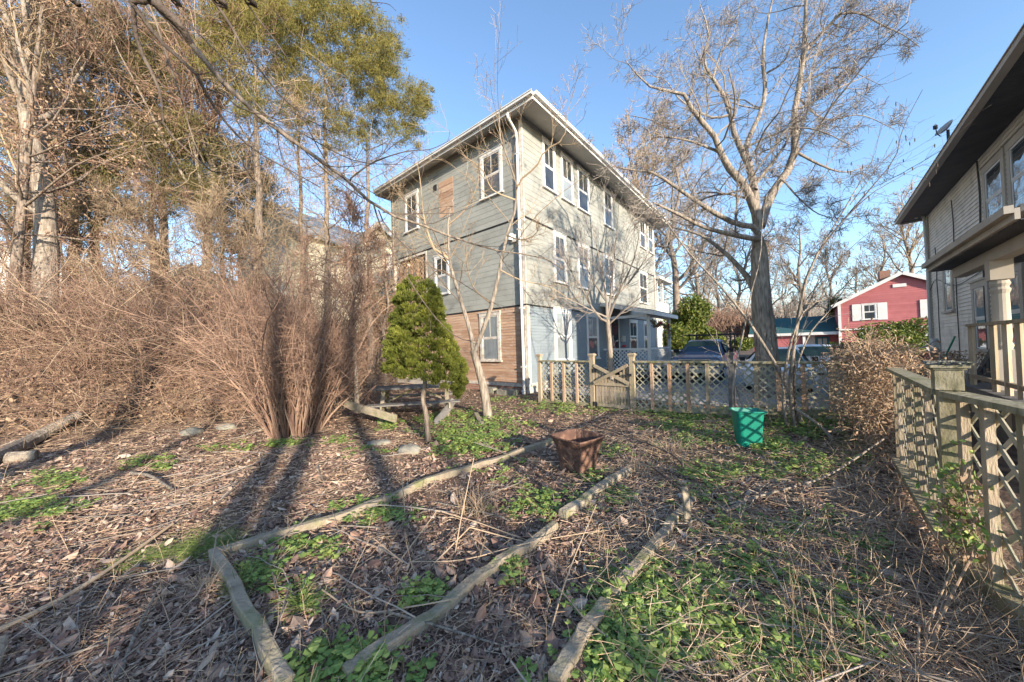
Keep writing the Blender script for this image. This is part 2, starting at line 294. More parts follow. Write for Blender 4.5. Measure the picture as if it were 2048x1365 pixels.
def lattice(mb, w, t0, t1, z0, z1, o, sp=.125, wd=.036, th=.009):
    """two layers of diagonal slats clipped to the rectangle"""
    for lay, s in ((0, 1), (1, -1)):
        c = -(z1-z0) if s > 0 else 0; Wd = t1-t0; Hh = z1-z0
        k = -Hh+.03 if s > 0 else .03
        while k < (Wd if s > 0 else Wd+Hh):
            # line: t = k + s*y ; y in 0..Hh
            y0, y1 = 0., Hh
            if s > 0: y0 = max(0, -k); y1 = min(Hh, Wd-k)
            else: y0 = max(0, k-Wd); y1 = min(Hh, k)
            if y1-y0 > .03:
                oo = o+lay*(th+.001); hw = wd*.707
                a = (t0+k+s*y0, z0+y0); b = (t0+k+s*y1, z0+y1)
                def cl(t): return min(max(t, t0), t1)
                mb.hexa([w.p(cl(a[0]-hw), a[1], oo), w.p(cl(a[0]+hw), a[1], oo), w.p(cl(a[0]+hw), a[1], oo+th), w.p(cl(a[0]-hw), a[1], oo+th),
                         w.p(cl(b[0]-hw), b[1], oo), w.p(cl(b[0]+hw), b[1], oo), w.p(cl(b[0]+hw), b[1], oo+th), w.p(cl(b[0]-hw), b[1], oo+th)])
            k += sp*1.414
def window(w, parent, t0, t1, z0, z1, trim='white', back='room', low=None, muntin=True, cw=.11, proud=.05, label=None, rail=.5):
    m = MB(); w.box(m, t0, t0+cw, z0, z1, 0, proud); w.box(m, t1-cw, t1, z0, z1, 0, proud); w.box(m, t0-.02, t1+.02, z1, z1+cw, 0, proud+.004); w.box(m, t0-.03, t1+.03, z1+cw, z1+cw+.03, 0, proud+.03)
    f = m.build('window', M[trim], parent)
    if label: f['label'] = label
    m = MB(); w.box(m, t0-.05, t1+.05, z0-.06, z0, 0, proud+.05); m.build('sill', M[trim], f)
    a, b = t0+cw, t1-cw; zm = z0+(z1-z0)*rail; m = MB()
    s = .045
    for (lo, hi, off) in ((zm, z1, .036), (z0, zm, .03)):
        w.box(m, a, a+s, lo, hi, .012, off); w.box(m, b-s, b, lo, hi, .012, off); w.box(m, a+s, b-s, hi-s, hi, .012, off-.001); w.box(m, a+s, b-s, lo, lo+s, .012, off-.001)
    if muntin: c = (a+b)/2; w.box(m, c-.012, c+.012, zm+s, z1-s, .012, .033)
    m.build('sash', M['white' if trim != 'oldwhite' else 'oldwhite'], f)
    m = MB(); w.quad(m, a, b, z0, z1, .024); m.build('pane', M['glass'], f)
    m = MB(); w.quad(m, a, b, zm, z1, .0215); m.build('curtain' if back == 'curtain' else 'interior', M[back], f)
    m = MB(); w.quad(m, a, b, z0, zm, .0215); m.build('curtain' if (low or back) == 'curtain' else 'interior', M[low or back], f)
    return f
# ================================================================== MAIN HOUSE
HP = np.array([.527, 11.35]); HL = np.array([-.7682, .6401]); HR = np.array([.6402, .7682])
LW, RW = 8.22, 14.2; nL = -HR; nR = -HL
house = thing('clapboard_house', 'tall three storey house with pale green shingles over bare brown clapboards, white window trim', 'house', (*HP, 0))
l1 = W(HP, HL, nL); r1 = W(HP, HR, nR)
l2 = W(HP+nL*.03, HL, nL); r2 = W(HP+nR*.03, HR, nR); l3 = W(HP+nL*.055, HL, nL); r3 = W(HP+nR*.055, HR, nR)
Z1, Z2, Z3 = 3.06, 6.07, 9.58
m = MB(); l1.box(m, 0, LW, .3, Z1, -.15, 0); l1.boards(m, 0, LW, .33, Z1, .1); b = m.build('wall', M['brownwall'], house); b['label'] = 'bare weathered brown clapboard wall of the ground floor'
m = MB(); r1.box(m, .152, RW, .3, Z1, -.15, 0); r1.boards(m, 0, RW, .33, Z1, .105); b = m.build('wall', M['bluewall'], house); b['label'] = 'blue grey clapboard wall of the ground floor'
m = MB()
l1.box(m, 0, LW, Z2, Z3, -.15, .05); l2.box(m, 0, 5.46, Z1, Z2-.001, -.15, -.002); r2.box(m, .2, RW, Z1, Z2-.001, -.15, 0); r1.box(m, .2, RW, Z2, Z3, -.15, .052)
l3.boards(m, -.05, LW, Z2, Z3, .2, .008, 0); l2.boards(m, -.03, 5.46, Z1, Z2-.05, .2, .008, 0); r3.boards(m, -.05, RW, Z2, Z3, .2, .008, 0); r2.boards(m, -.03, RW, Z1, Z2-.05, .2, .008, 0)
l1.box(m, 5.46, 5.6, Z1, Z2, -2.1, -.02); l1.box(m, 5.6, LW-.15, Z1, Z2, -2.25, -2.1)      # walls of the latticed porch void
m.build('wall', M['greenwall'], house)['label'] = 'pale green shingled upper walls'
m = MB(); bk = W(HP+HR*RW, HL, HR); bk.box(m, 0, LW, 0, Z3, -.15, 0); ls = W(HP+HL*LW, HR, HL)
ls.box(m, .0, RW-.152, 0, Z1, -.15, 0); ls.box(m, 2.3, RW-.152, Z1, Z2, -.15, 0); ls.box(m, 0, RW-.152, Z2+.001, Z3, -.15, -.001)
m.build('wall', M['greenwall'], house)['label'] = 'plain rear walls'
m = MB(); l1.box(m, 5.46, LW, Z1-.12, Z1, -2.25, .02); m.build('porch_floor', M['greytimber'], house)
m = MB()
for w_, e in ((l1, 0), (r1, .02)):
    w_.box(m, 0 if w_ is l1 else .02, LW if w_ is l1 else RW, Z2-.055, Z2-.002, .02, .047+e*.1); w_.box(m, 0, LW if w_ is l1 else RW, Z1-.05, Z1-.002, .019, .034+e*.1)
m.build('shadow_strip', M['dark'], house)  # dark strip paints the shadow line under each storey lip
m = MB(); l1.box(m, -.02, LW, -.4, .22, -.2, -.01); r1.box(m, .202, RW, -.4, .3, -.2, -.012); 
m.build('foundation', M['mortar'], house)
m = MB()
for k in range(3):
    for j in range(14):
        t = .1+j*.225+(k % 2)*.11; l1.box(m, t, t+.205, .02+k*.075-.02, .075+k*.075-.015, -.03, .004)
m.build('foundation_bricks', M['brick'], house)
m = MB(); l1.box(m, -.02, LW, .22, .33, -.1, .03); r1.box(m, 0, RW, .3, .335, -.05, .028); m.build('sill_board', M['oldwhite'], house)
for w_, q in ((l1, (-.075, .06, Z1, Z3, .052, .085)), (l1, (-.03, .075, .335, Z1-.05, .0, .045)), (r1, (-.045, .12, .335, Z1-.05, .0, .047)), (r1, (RW-.14, RW+.03, .34, Z3, .056, .09)), (l1, (LW-.12, LW+.03, .3, Z3, .056, .09))):
    m = MB(); w_.box(m, *q); m.build('corner_board', M['oldwhite'], house)
m.build('corner_board', M['oldwhite'], house)
# lattice opening at the second floor
lat = MB(); lattice(lat, l1, 5.5, LW-.1, Z1+.05, Z2-.1, -.06, .15, .04); lattice(lat, ls, .12, 2.2, Z1+.05, Z2-.1, -.06, .15, .04)
lp = lat.build('lattice_screen', M['cedar'], house)
m = MB()
for k in range(5): l1.box(m, 5.9+k*.46, 5.985+k*.46, Z1+.02, Z2-.06, -.16, -.07)
for k in range(4): ls.box(m, .4+k*.5, .48+k*.5, Z1+.02, Z2-.06, -.16, -.07)
m.build('stud', M['cedar'], lp)
m = MB(); l1.box(m, 5.47, 5.56, Z1, Z2-.06, -.04, .05); l1.box(m, 5.56, LW-.1, Z2-.16, Z2-.06, -.04, .05); l1.box(m, LW-.1, LW+.02, Z1, Z2-.06, -.1, .052); m.build('frame', M['oldwhite'], lp)
# windows
wl3 = [(.86, 1.93, 7.2, 8.74, 'screen'), (5.98, 7.02, 7.18, 8.8, 'screen')]
for a, b_, c, d, lo in wl3: window(l3, house, a, b_, c, d, 'white', 'room', lo)
window(l2, house, 3.96, 4.9, 3.95, 5.5, 'white', 'room', 'curtain')
window(l1, house, 1.2, 2.24, 1.14, 2.78, 'oldwhite', 'curtain', None, cw=.13, label='peeling window with drawn pale shades in the brown wall')
window(l1, house, 4.33, 4.9, 2.3, 2.88, 'oldwhite', 'room', None, muntin=False)
for a, b_, lo in ((1.12, 2.0, 'room'), (2.42, 3.38, 'curtain'), (3.74, 4.82, 'room'), (6.35, 7.42, 'screen'), (11.42, 12.5, 'room'), (12.95, 14.05, 'screen')): window(r3, house, a, b_, 7.5, 9.2, 'white', 'room', lo)
for a, b_, lo in ((1.74, 2.66, 'screen'), (3.62, 4.68, 'screen'), (6.2, 7.42, 'room'), (11.1, 12.6, 'room')): window(r2, house, a, b_, 4.08, 5.88, 'white', 'room', lo)
window(r1, house, 1.64, 2.95, 1.05, 2.9, 'white', 'curtain', None, cw=.17, rail=.5)
window(r1, house, 4.3, 5.45, 1.0, 2.9, 'white', 'curtain', 'screen'); window(r1, house, 9.35, 10.6, 1.2, 2.82, 'white', 'room', 'room'); window(r1, house, 11.7, 12.5, 1.2, 2.82, 'white', 'room', 'room')
# door inside the porch
m = MB(); r1.box(m, 6.8, 6.92, .5, 2.85, 0, .05); r1.box(m, 7.8, 7.92, .5, 2.85, 0, .05); r1.box(m, 6.8, 7.92, 2.85, 2.97, 0, .052); dr = m.build('door', M['white'], house)
m = MB(); r1.box(m, 6.92, 7.8, .5, 2.85, .0, .03); m.build('leaf', M['dark'], dr); m = MB(); r1.quad(m, 7.02, 7.7, 1.2, 2.7, .034); m.build('pane', M['glass'], dr); m = MB(); m.tube([r1.p(7.06, 1.45, .03), r1.p(7.06, 1.45, .09), r1.p(7.12, 1.45, .09)], .02); m.build('handle', M['chrome'], dr)
m = MB(); r1.box(m, 8.15, 8.6, 1.72, 2.0, 0, .1); r1.box(m, 8.17, 8.58, 2.0, 2.03, 0, .12); m.build('mailbox', M['whitewall'], house)
m = MB(); m.tube([r1.p(8.2, 1.45, .03), r1.p(8.35, 1.52, .06), r1.p(8.5, 1.45, .05), r1.p(8.7, 1.53, .05)], .035, lump=.3); m.build('red_ornament', M['redflower'], house)
m = MB(); r1.box(m, 6.3, 6.45, 2.0, 2.4, 0, .13); r1.box(m, 6.27, 6.48, 2.4, 2.44, 0, .16); r1.box(m, 6.33, 6.42, 1.9, 2.0, 0, .1); m.build('wall_lantern', M['blackmetal'], house)
m = MB()
for k in range(6): l3.box(m, 3.55, 4.48, 7.18+k*.255, 7.42+k*.255, .006, .014+.003*(k % 2))
m.build('bare_patch', M['brownwall'], house)['label'] = 'patch of missing shingles showing rusty brown boards'
m = MB(); l3.box(m, 4.62, 4.86, 8.45, 8.72, .006, .012); m.build('wall_hole', M['dark'], house)
m = MB(); l2.box(m, .3, .5, 5.25, 5.5, 0, .08); m.tube([l2.p(.4, 5.4, .05), l2.p(.4, 5.45, .2), l2.p(.4, 5.25, .26)], .075, .09); m.build('exhaust_vent', M['whitewall'], house)
# roof and eaves
def eave_pt(t, s, z): q = HP+HL*t+HR*s; return np.array([q[0], q[1], z])
eL, eR = .6, .93; T0, T1, S0, S1 = -eR, LW+.6, -eL, RW+.6
def ring(z, ins): return [eave_pt(T0+ins, S0+ins, z), eave_pt(T1-ins, S0+ins, z), eave_pt(T1-ins, S1-ins, z), eave_pt(T0+ins, S1-ins, z)]
m = MB(); a = ring(9.52, .02); mt = (T0+T1)/2; r_a = eave_pt(mt, S0+4.6, 11.3); r_b = eave_pt(mt, S1-4.6, 11.3)
m.add([*a, r_a, r_b], [(0, 1, 4), (2, 3, 5)]); m.add([*a, r_a, r_b], [(1, 2, 5, 4), (3, 0, 4, 5)]); rf = m.build('roof', M['roof'], house)
m = MB(); o_ = ring(9.36, .03); i_ = [eave_pt(0.02, 0.02, 9.56), eave_pt(LW-.02, .02, 9.56), eave_pt(LW-.02, RW-.02, 9.56), eave_pt(.02, RW-.02, 9.56)]
m.add(o_+i_, [(k, (k+1) % 4, 4+(k+1) % 4, 4+k) for k in range(4)])
m.build('soffit', M['soffit'], house)
m = MB(); ed = [(T0, S0), (T1, S0), (T1, S1), (T0, S1)]
for k in range(4):
    p, q = ed[k], ed[(k+1) % 4]; P_, Q_ = eave_pt(*p, 9.43), eave_pt(*q, 9.43); dv = (Q_-P_)/np.linalg.norm(Q_-P_)
    e = .015 if k % 2 else 0; m.beam(P_+dv*e, Q_-dv*e, .03, .16)
m.build('fascia', M['white'], house)
m = MB()
for k in (0, 3):
    p, q = ed[k], ed[(k+1) % 4]; P_, Q_ = eave_pt(*p, 9.5), eave_pt(*q, 9.5); out = np.array([*(nL if k == 0 else nR), 0]); dv = (Q_-P_)/np.linalg.norm(Q_-P_)
    m.beam(P_+out*.07-dv*.03, Q_+out*.07, .11, .1); m.beam(P_+out*.135-dv*(.06 if k == 0 else 0)+np.array([0, 0, .045]), Q_+out*.135+np.array([0, 0, .045]), .02, .03)
m.build('gutter', M['white'], house)
m = MB(); a0 = eave_pt(.1, S0+.02, 9.36); 
m.tube([a0+np.array([0, 0, .05]), a0-np.array([0, 0, .12]), l1.p(.12, 8.98, .2), l1.p(.12, 8.8, .13), l1.p(.12, 8.5, .12)], .05, sides=8)
m.tube([l1.p(.12, 8.5, .12), l1.p(.12, 4.5, .12), l1.p(.11, .3, .12), l1.p(.11, .12, .2)], .052, sides=8)
for z in (8.2, 5.6, 2.9, .9): l1.box(m, .05, .19, z, z+.04, .04, .178)
m.build('downspout', M['white'], house)
# side porch
s0, pw, pl = 6.0, 2.1, 3.25
def pp(s, o, z): return r1.p(s, z, o)
m = MB()
m.hexa([pp(s0-.25, .03, 3.5), pp(s0+pl+.5, .03, 3.5), pp(s0+pl+.5, pw+.3, 2.93), pp(s0-.25, pw+.3, 2.93), pp(s0-.25, .03, 3.6), pp(s0+pl+.5, .03, 3.6), pp(s0+pl+.5, pw+.3, 3.03), pp(s0-.25, pw+.3, 3.03)]); pr = m.build('porch_roof', M['roof'], house)
m = MB(); m.beam(pp(s0-.27, 0.05, 3.5), pp(s0-.27, pw+.34, 2.9), .04, .17); m.beam(pp(s0-.25, pw+.32, 2.9), pp(s0+pl+.5, pw+.32, 2.9), .04, .17); m.beam(pp(s0, .05, 2.83), pp(s0, pw, 2.83), .1, .12); m.beam(pp(s0+.06, pw, 2.83), pp(s0+pl+.2, pw, 2.83), .1, .12); m.build('fascia', M['white'], pr)
m = MB(); m.hexa([pp(s0-.2, .05, 3.47), pp(s0+pl+.4, .05, 3.47), pp(s0+pl+.4, pw+.28, 2.9), pp(s0-.2, pw+.28, 2.9), pp(s0-.2, .05, 3.49), pp(s0+pl+.4, .05, 3.49), pp(s0+pl+.4, pw+.28, 2.92), pp(s0-.2, pw+.28, 2.92)]); m.build('ceiling', M['whitewall'], pr)
for s_, o in ((s0+.06, pw), (s0+pl, pw)):
    m = MB(); r1.box(m, s_-.06, s_+.06, .45, 2.77, o-.06, o+.06); r1.box(m, s_-.08, s_+.08, 2.68, 2.76, o-.08, o+.08); m.build('porch_post', M['whitewall'], house)
m = MB(); r1.box(m, s0, s0+pl+.1, .3, .45, .03, pw+.05); m.build('porch_floor', M['greytimber'], house)
sw = W(r1.p(s0, 0, 0)[:2], nR, -HR)
m = MB(); lattice(m, sw, .1, pw-.08, .5, 1.32, -.01, .13, .035); fw = W(r1.p(s0, 0, pw)[:2], HR, nR); lattice(m, fw, .12, pl-.06, .5, 1.32, -.01, .13, .035); pa = m.build('lattice_railing', M['white'], house)
m = MB(); sw.box(m, 0, pw-.065, 1.32, 1.4, -.03, .04); fw.box(m, .125, pl-.065, 1.32, 1.4, -.04, .03); sw.box(m, 0, pw-.065, .45, .5, -.02, .03); fw.box(m, .125, pl-.065, .45, .5, -.03, .02); m.build('rail', M['white'], pa)
# door garland on the porch front
gl = MB(); gp_ = []
for k in range(260):
    a = k/260; s_ = s0+.15+a*(pl-.25); sag = .28*abs(math.sin(a*math.pi*2)); c = pp(s_, pw+.08, 2.62-sag*.9)+RS.normal(0, .045, 3)
    if k > 215: c = pp(s0+pl-.18, pw+.08, 2.6-(k-215)*.018)+RS.normal(0, .05, 3)
    gp_.append(c)
gp_ = np.array(gp_); U = RS.normal(0, .05, gp_.shape); Wv = np.cross(U, RS.normal(0, 1, gp_.shape)); Wv = Wv/np.linalg.norm(Wv, axis=1, keepdims=True)*.018; gl.leaves(gp_, U, Wv)
gt = thing('garland', 'dark leafy garland with red flowers hanging under the porch roof edge', 'garland', pp(s0+pl/2, pw+.08, 2.2)); gl.build('foliage', M['sprucedark'], gt)
gl = MB(); q = gp_[RS.choice(260, 60)]+RS.normal(0, .02, (60, 3)); U = RS.normal(0, .035, q.shape); Wv = np.cross(U, RS.normal(0, 1, q.shape)); Wv = Wv/np.linalg.norm(Wv, axis=1, keepdims=True)*.03; gl.leaves(q, U, Wv); gl.build('red_flowers', M['redflower'], gt)
# stone steps and block edging beside the foundation
for k, (t, o, d_, lab) in enumerate(((.6, .42, (.75, .3, .2), 'rough grey stone block lying nearest the house corner'), (1.45, .35, (.5, .28, .18), 'pale stone block farther along the foundation, behind the slender tree'))):
    m = MB(); m.box(l1.p(t, .07, o), d_, math.atan2(HL[1], HL[0])); c_ = m.V[0]; m.V[0] = c_+RS.normal(0, .012, c_.shape); tag(m.build('stone_block', M['stone']), lab, 'stone block', 'stone blocks at the foundation')
# ------------------------------------------------------------------ white rear building behind the green house
wh = thing('white_annex', 'white two storey porch building just behind the far end of the green house', 'building', (*(HP+HR*14.3), 0))
m = MB(); r1.box(m, 14.32, 19, 0, 3.85, -4, -.6); r1.boards(m, 14.32, 19, .2, .21); m.build('wall', M['whitewall'], wh)
m = MB(); r1.box(m, 14.32, 17.2, 3.7, 4.4, -.5, .1); m.build('porch_front', M['whitewall'], wh)
m = MB(); r1.box(m, 14.34, 17.5, 5.9, 6.1, -4, .35); m.build('roof', M['whitewall'], wh); m = MB(); r1.box(m, 14.34, 19, 3.86, 5.89, -4, -2); m.build('wall', M['whitewall'], wh)
for t in (14.6, 15.9): m = MB(); r1.box(m, t, t+.16, 4.4, 5.9, -.1, .06); m.build('porch_post', M['white'], wh)
m = MB()
for k in range(14): r1.box(m, 14.5, 16.3, .7+k*.135, .7+k*.135+.12, -.6+.002, -.57+.015*(k % 2))
m.build('louvred_door', M['white'], wh)
# ================================================================== FENCE with lattice, gate
FP = np.array([.75, 9.57]); FD = -HL; FN = nL
fw_ = W(FP, FD, FN)
def tu(u): return float(np.linalg.solve(np.array([[ray(u, 722)[0], -FD[0]], [ray(u, 722)[1], -FD[1]]]), FP)[1])
fence = thing('lattice_fence', 'long weathered lattice fence with mossy top rail running past the green house', 'fence', (*FP, 0))
TE = 6.42
def post(w, t, z0, z1, par, matn='fence', s=.1, cap=True, name='post'):
    m = MB(); w.box(m, t-s/2, t+s/2, z0, z1, -s/2, s/2); p = m.build(name, M[matn], par)
    if cap:
        m = MB(); w.box(m, t-s/2-.03, t+s/2+.03, z1, z1+.03, -s/2-.03, s/2+.03); w.box(m, t-s/2-.012, t+s/2+.012, z1+.03, z1+.05, -s/2-.012, s/2+.012); w.box(m, t-s/2-.012, t+s/2+.012, z1-.03, z1-.001, -s/2-.012, s/2+.012); m.build('post_cap', M[matn], p)
tg0, tg1 = tu(1184), tu(1264)
for t, s in ((.03, .1), (tg0, .11), (tg1, .11)): post(fw_, t, -.1, 1.33, fence, 'fence', s)
post(fw_, tu(1461), 0, 1.33, fence, 'greytimber', .1)
gz = lambda t: .02+.3*max(0, (t-3.2)/3.2)
for a, b_ in ((.08, tg0-.06), (tg1+.06, tu(1461)-.05), (tu(1461)+.05, TE)):
    m = MB(); fw_.box(m, a, b_, 1.16, 1.2, -.07, .07); m.build('top_rail', M['mossrail'], fence)
    m = MB(); z0, z1 = gz(a), gz(b_); m.beam(fw_.p(a, z0+.05), fw_.p(b_, z1+.05), .05, .09); m.build('bottom_rail', M['mossrail'], fence)
    m = MB(); lattice(m, fw_, a, b_, min(z0, z1)+.06, 1.16, -.03, .105, .036); m.build('lattice_panel', M['lattice'], fence)
for u in (1103, 1127, 1153, 1303, 1338, 1375, 1414, 1510, 1555, 1605, 1660, 1706):
    t = tu(u); m = MB(); fw_.box(m, t-.032, t+.032, gz(t)+.06, 1.158, .002, .045); m.build('stud', M['cedar' if u < 1400 or u in (1555, 1605) else 'fence'], fence)
gate = thing('garden_gate', 'small picket gate with crossed braces and a dipped top between two capped posts', 'gate', fw_.p((tg0+tg1)/2, 0))
g0, g1 = tg0+.075, tg1-.075; n_ = 11; m = MB()
for k in range(n_):
    t = g0+(k+.5)*(g1-g0)/n_; x = abs(2*(k+.5)/n_-1); top = .74+.38*x**1.2
    fw_.box(m, t-.03, t+.03, .04, top, -.012, .008)
m.build('picket', M['fence'], gate)
for z in (.1, .62): m = MB(); fw_.box(m, g0, g1, z-.035, z+.035, .01, .04); m.build('rail', M['fence'], gate)
m = MB(); m.beam(fw_.p(g0, 1.08, .058), fw_.p(g1, .66, .058), .03, .075, up=(0, 0, 1)); m.build('brace', M['fence'], gate)
m = MB(); m.beam(fw_.p(g1, 1.1, .092), fw_.p(g0, .64, .092), .03, .075); m.build('brace', M['fence'], gate)
for z in (.95, .12): m = MB(); fw_.box(m, tg0+.03, g0+.06, z-.05, z+.05, .056, .062); m.tube([fw_.p(tg0+.06, z-.05, .066), fw_.p(tg0+.06, z+.05, .066)], .012); m.build('hinge', M['blackmetal'], gate)
m = MB(); fw_.box(m, g1-.05, tg1+.0, .84, .9, .056, .075); m.tube([fw_.p(g1-.04, .87, .08), fw_.p(g1-.04, .87, .12)], .012); m.build('latch', M['blackmetal'], gate)
# near fence on the right
QP = np.array([4.55, 4.0]); QD = np.array([-.6816, -.7317]); QN = np.array([-.7317, .6816]); QT = 2.39
rw = W(QP, QD, QN); rb = W(QP+QD*QT, (-.5, -.866), (-.866, .5)); QB = 1.9
rf_ = thing('near_lattice_fence', 'grey green lattice fence with a flat board cap close by on the right', 'fence', (*QP, 0))
for w_, a, b_, z_ in ((rw, .0, QT-.047, .02), (rb, .047, QB, 0)):
    m = MB(); w_.box(m, a, b_, 1.19, 1.226, -.06, .06); m.build('cap_board', M['mossrail'], rf_)
    m = MB(); w_.box(m, a, b_, .02, .14, -.02, .02); w_.box(m, a, b_, .14, .168, -.045, .05); m.build('base_board', M['mossrail'], rf_)
    m = MB(); lattice(m, w_, a, b_, .17, 1.188, -.052, .125, .032, .008); m.build('lattice_panel', M['lattice'], rf_)
for t in (.03, .29, .84, 1.3, 1.72, 2.17): m = MB(); rw.box(m, t-.02, t+.02, .169, 1.189, -.026, .01); m.build('stud', M['fence'], rf_)
for t in (.13, .34, .61, .9, 1.2, 1.5, 1.8): m = MB(); rb.box(m, t-.022, t+.022, .169, 1.189, -.026, .014); m.build('stud', M['fence'], rf_)
post(rw, QT, -.05, 1.3, rf_, 'mossrail', .09, cap=False)
m = MB(); rw.box(m, QT-.06, QT+.06, 1.235, 1.37, -.06, .06); q = m.build('post_cap', M['mossrail'], rf_)
m = MB(); rw.box(m, QT-.07, QT+.07, 1.37, 1.383, -.07, .07); rw.box(m, QT-.083, QT+.083, 1.383, 1.4, -.083, .083); m.build('moulding', M['mossrail'], q)
m = MB()
C_ = np.array([rw.p(QT+RS.uniform(-.083, .083), 1.403+RS.uniform(0, .014), RS.uniform(-.083, .083)) for _ in range(420)]); U = RS.normal(0, .012, C_.shape); U[:, 2] *= .6; Wv = np.cross(U, RS.normal(0, 1, U.shape)); Wv = Wv/np.linalg.norm(Wv, axis=1, keepdims=True)*.009; m.leaves(C_, U, Wv); m.build('lichen', M['stone'], q)
# ================================================================== TAUPE HOUSE on the right
CP = np.array([15.19, 12.0]); CD = np.array([-.6754, -.7375]); CN = np.array([-.7375, .6754])
th = thing('taupe_house', 'taupe sided house with dark soffit at the right edge, beyond the near fence', 'house', (*CP, 0))
cw_ = W(CP, CD, CN); CE = 10.6
m = MB(); cw_.box(m, 0, CE, -.3, 6.1, -8, 0); cw_.boards(m, 0, CE, .5, 6.1, .105, .02); en = W(CP, -CN, -CD); en.boards(m, 0, 8, .5, 6.1, .105, .02); e2 = W(CP+CD*CE, -CN, CD); e2.boards(m, 0, 8, .5, 6.1, .105, .02)
m.build('wall', M['taupe'], th)
m = MB(); cw_.box(m, -.02, CE, -.3, .5, -8.02, .03); m.build('foundation', M['stone'], th)
m = MB(); cw_.box(m, -.04, .1, .5, 6.05, .001, .045); m.build('corner_board', M['taupetrim'], th)
def cpt(t, o, z): return cw_.p(t, z, o)
oe = .62; m = MB(); A0, A1, B0, B1 = -.45, CE+.55, -8.6, oe
m.add([cpt(A0, B1, 6.0), cpt(A1, B1, 6.0), cpt(A1, B0, 6.0), cpt(A0, B0, 6.0), cpt(A0+4, -4, 7.9), cpt(A1-4, -4, 7.9)], [(0, 1, 5, 4), (2, 3, 4, 5)]); m.add([cpt(A0, B1, 6.0), cpt(A0, B0, 6.0), cpt(A0+4, -4, 7.9), cpt(A1, B1, 6.0), cpt(A1, B0, 6.0), cpt(A1-4, -4, 7.9)], [(0, 1, 2), (3, 4, 5)]); m.build('roof', M['roof'], th)
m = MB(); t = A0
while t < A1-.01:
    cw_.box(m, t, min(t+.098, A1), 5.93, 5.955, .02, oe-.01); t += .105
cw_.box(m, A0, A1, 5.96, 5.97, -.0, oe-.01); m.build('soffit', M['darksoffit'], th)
m = MB(); cw_.box(m, A0-.01, A1+.01, 5.92, 6.02, oe, oe+.13); cw_.box(m, A0-.015, A1+.015, 6.02, 6.04, oe+.1, oe+.15); cw_.box(m, A0-.03, A0, 5.88, 6.05, -8, oe); m.build('gutter', M['taupetrim'], th)
window(cw_, th, 5.45, 6.72, 4.05, 5.42, 'taupetrim', 'room', 'screen', muntin=False, cw=.16, proud=.045); window(cw_, th, 6.85, 8.25, 4.05, 5.42, 'taupetrim', 'room', 'screen', muntin=False, cw=.16, proud=.045)
window(cw_, th, 1.65, 2.7, 2.35, 3.98, 'taupetrim', 'curtain', None, muntin=False, cw=.16); window(cw_, th, 4.3, 5.45, 1.22, 2.78, 'taupetrim', 'curtain', 'screen', muntin=False, cw=.16); window(cw_, th, 6.3, 7.3, 1.24, 2.86, 'taupetrim', 'curtain', 'room', muntin=False, cw=.16)
m = MB(); cw_.box(m, .1, .62, 1.13, 1.5, 0, .14); mb_ = m.build('meter_box', M['metalgrey'], th)
m = MB(); m.tube([cpt(.2, .08, 1.13), cpt(.2, .08, .3)], .02); m.tube([cpt(.34, .08, 1.13), cpt(.34, .08, .3)], .015); m.tube([cpt(.5, .08, 1.13), cpt(.52, .12, .9), cpt(.5, .08, .3)], .018); m.build('conduit', M['metalgrey'], mb_)
m = MB(); m.tube([cpt(.06, .3, 5.9), cpt(.06, .1, 5.7), cpt(.06, .1, .6)], .04, sm=3); m.build('downspout', M['whitewall'], th)
m = MB()
for t, z0, z1 in ((.95, .9, 4.6), (3.0, .9, 5.6), (5.2, .8, 5.9)):
    m.tube([cpt(t+.06*math.sin(3*k), .035, z0+(z1-z0)*k/6) for k in range(7)], .012 if t < 5 else .018, sides=5)
m.tube([cpt(0, .05, 3.2), cpt(.9, .04, 3.5), cpt(2.9, .04, 3.05), cpt(5.6, .04, 3.2)], .01, sides=4); m.tube([cpt(.6, .03, .85), cpt(4.6, .03, .83)], .008, sides=4); m.build('cable', M['wire'], th)
# dish on the gutter
dp = cpt(6.6, oe+.1, 6.05); ds = thing('satellite_dish', 'small grey satellite dish mounted on the taupe house gutter', 'satellite dish', dp)
m = MB(); nr = 7; na = 20; ax = np.array([-.75, .15, .62]); ax /= np.linalg.norm(ax); ux = np.cross(ax, (0, 0, 1)); ux /= np.linalg.norm(ux); uy = np.cross(ux, ax); cc = dp+np.array([-.03, 0, .3])
V = [cc]; 
for i in range(1, nr+1):
    rr = i/nr
    for j in range(na): a = j*2*math.pi/na; V.append(cc+ux*math.cos(a)*.15*rr+uy*math.sin(a)*.19*rr+ax*.07*rr*rr)
for off in (0, 1):
    V2 = np.array(V)-ax*.006*off; m.add(V2, [(0, 1+j, 1+(j+1) % na) for j in range(na)], .5); m.add(V2, [(1+(i-1)*na+j, 1+i*na+j, 1+i*na+(j+1) % na, 1+(i-1)*na+(j+1) % na) for i in range(1, nr) for j in range(na)], .5)
m.build('reflector', M['metalgrey'], ds, smooth=True)
m = MB(); m.tube([dp-np.array([0, 0, .08]), dp+np.array([0, 0, .2]), cc-ax*.03], .025, sides=8); m.build('mast', M['blackmetal'], ds)
m = MB(); m.tube([cc-uy*.19, cc-uy*.17+ax*.1, cc-uy*.07+ax*.2], .01, sides=6); m.box(cc-uy*.07+ax*.21, (.06, .06, .08), .4); m.build('feed_arm', M['blackmetal'], ds)
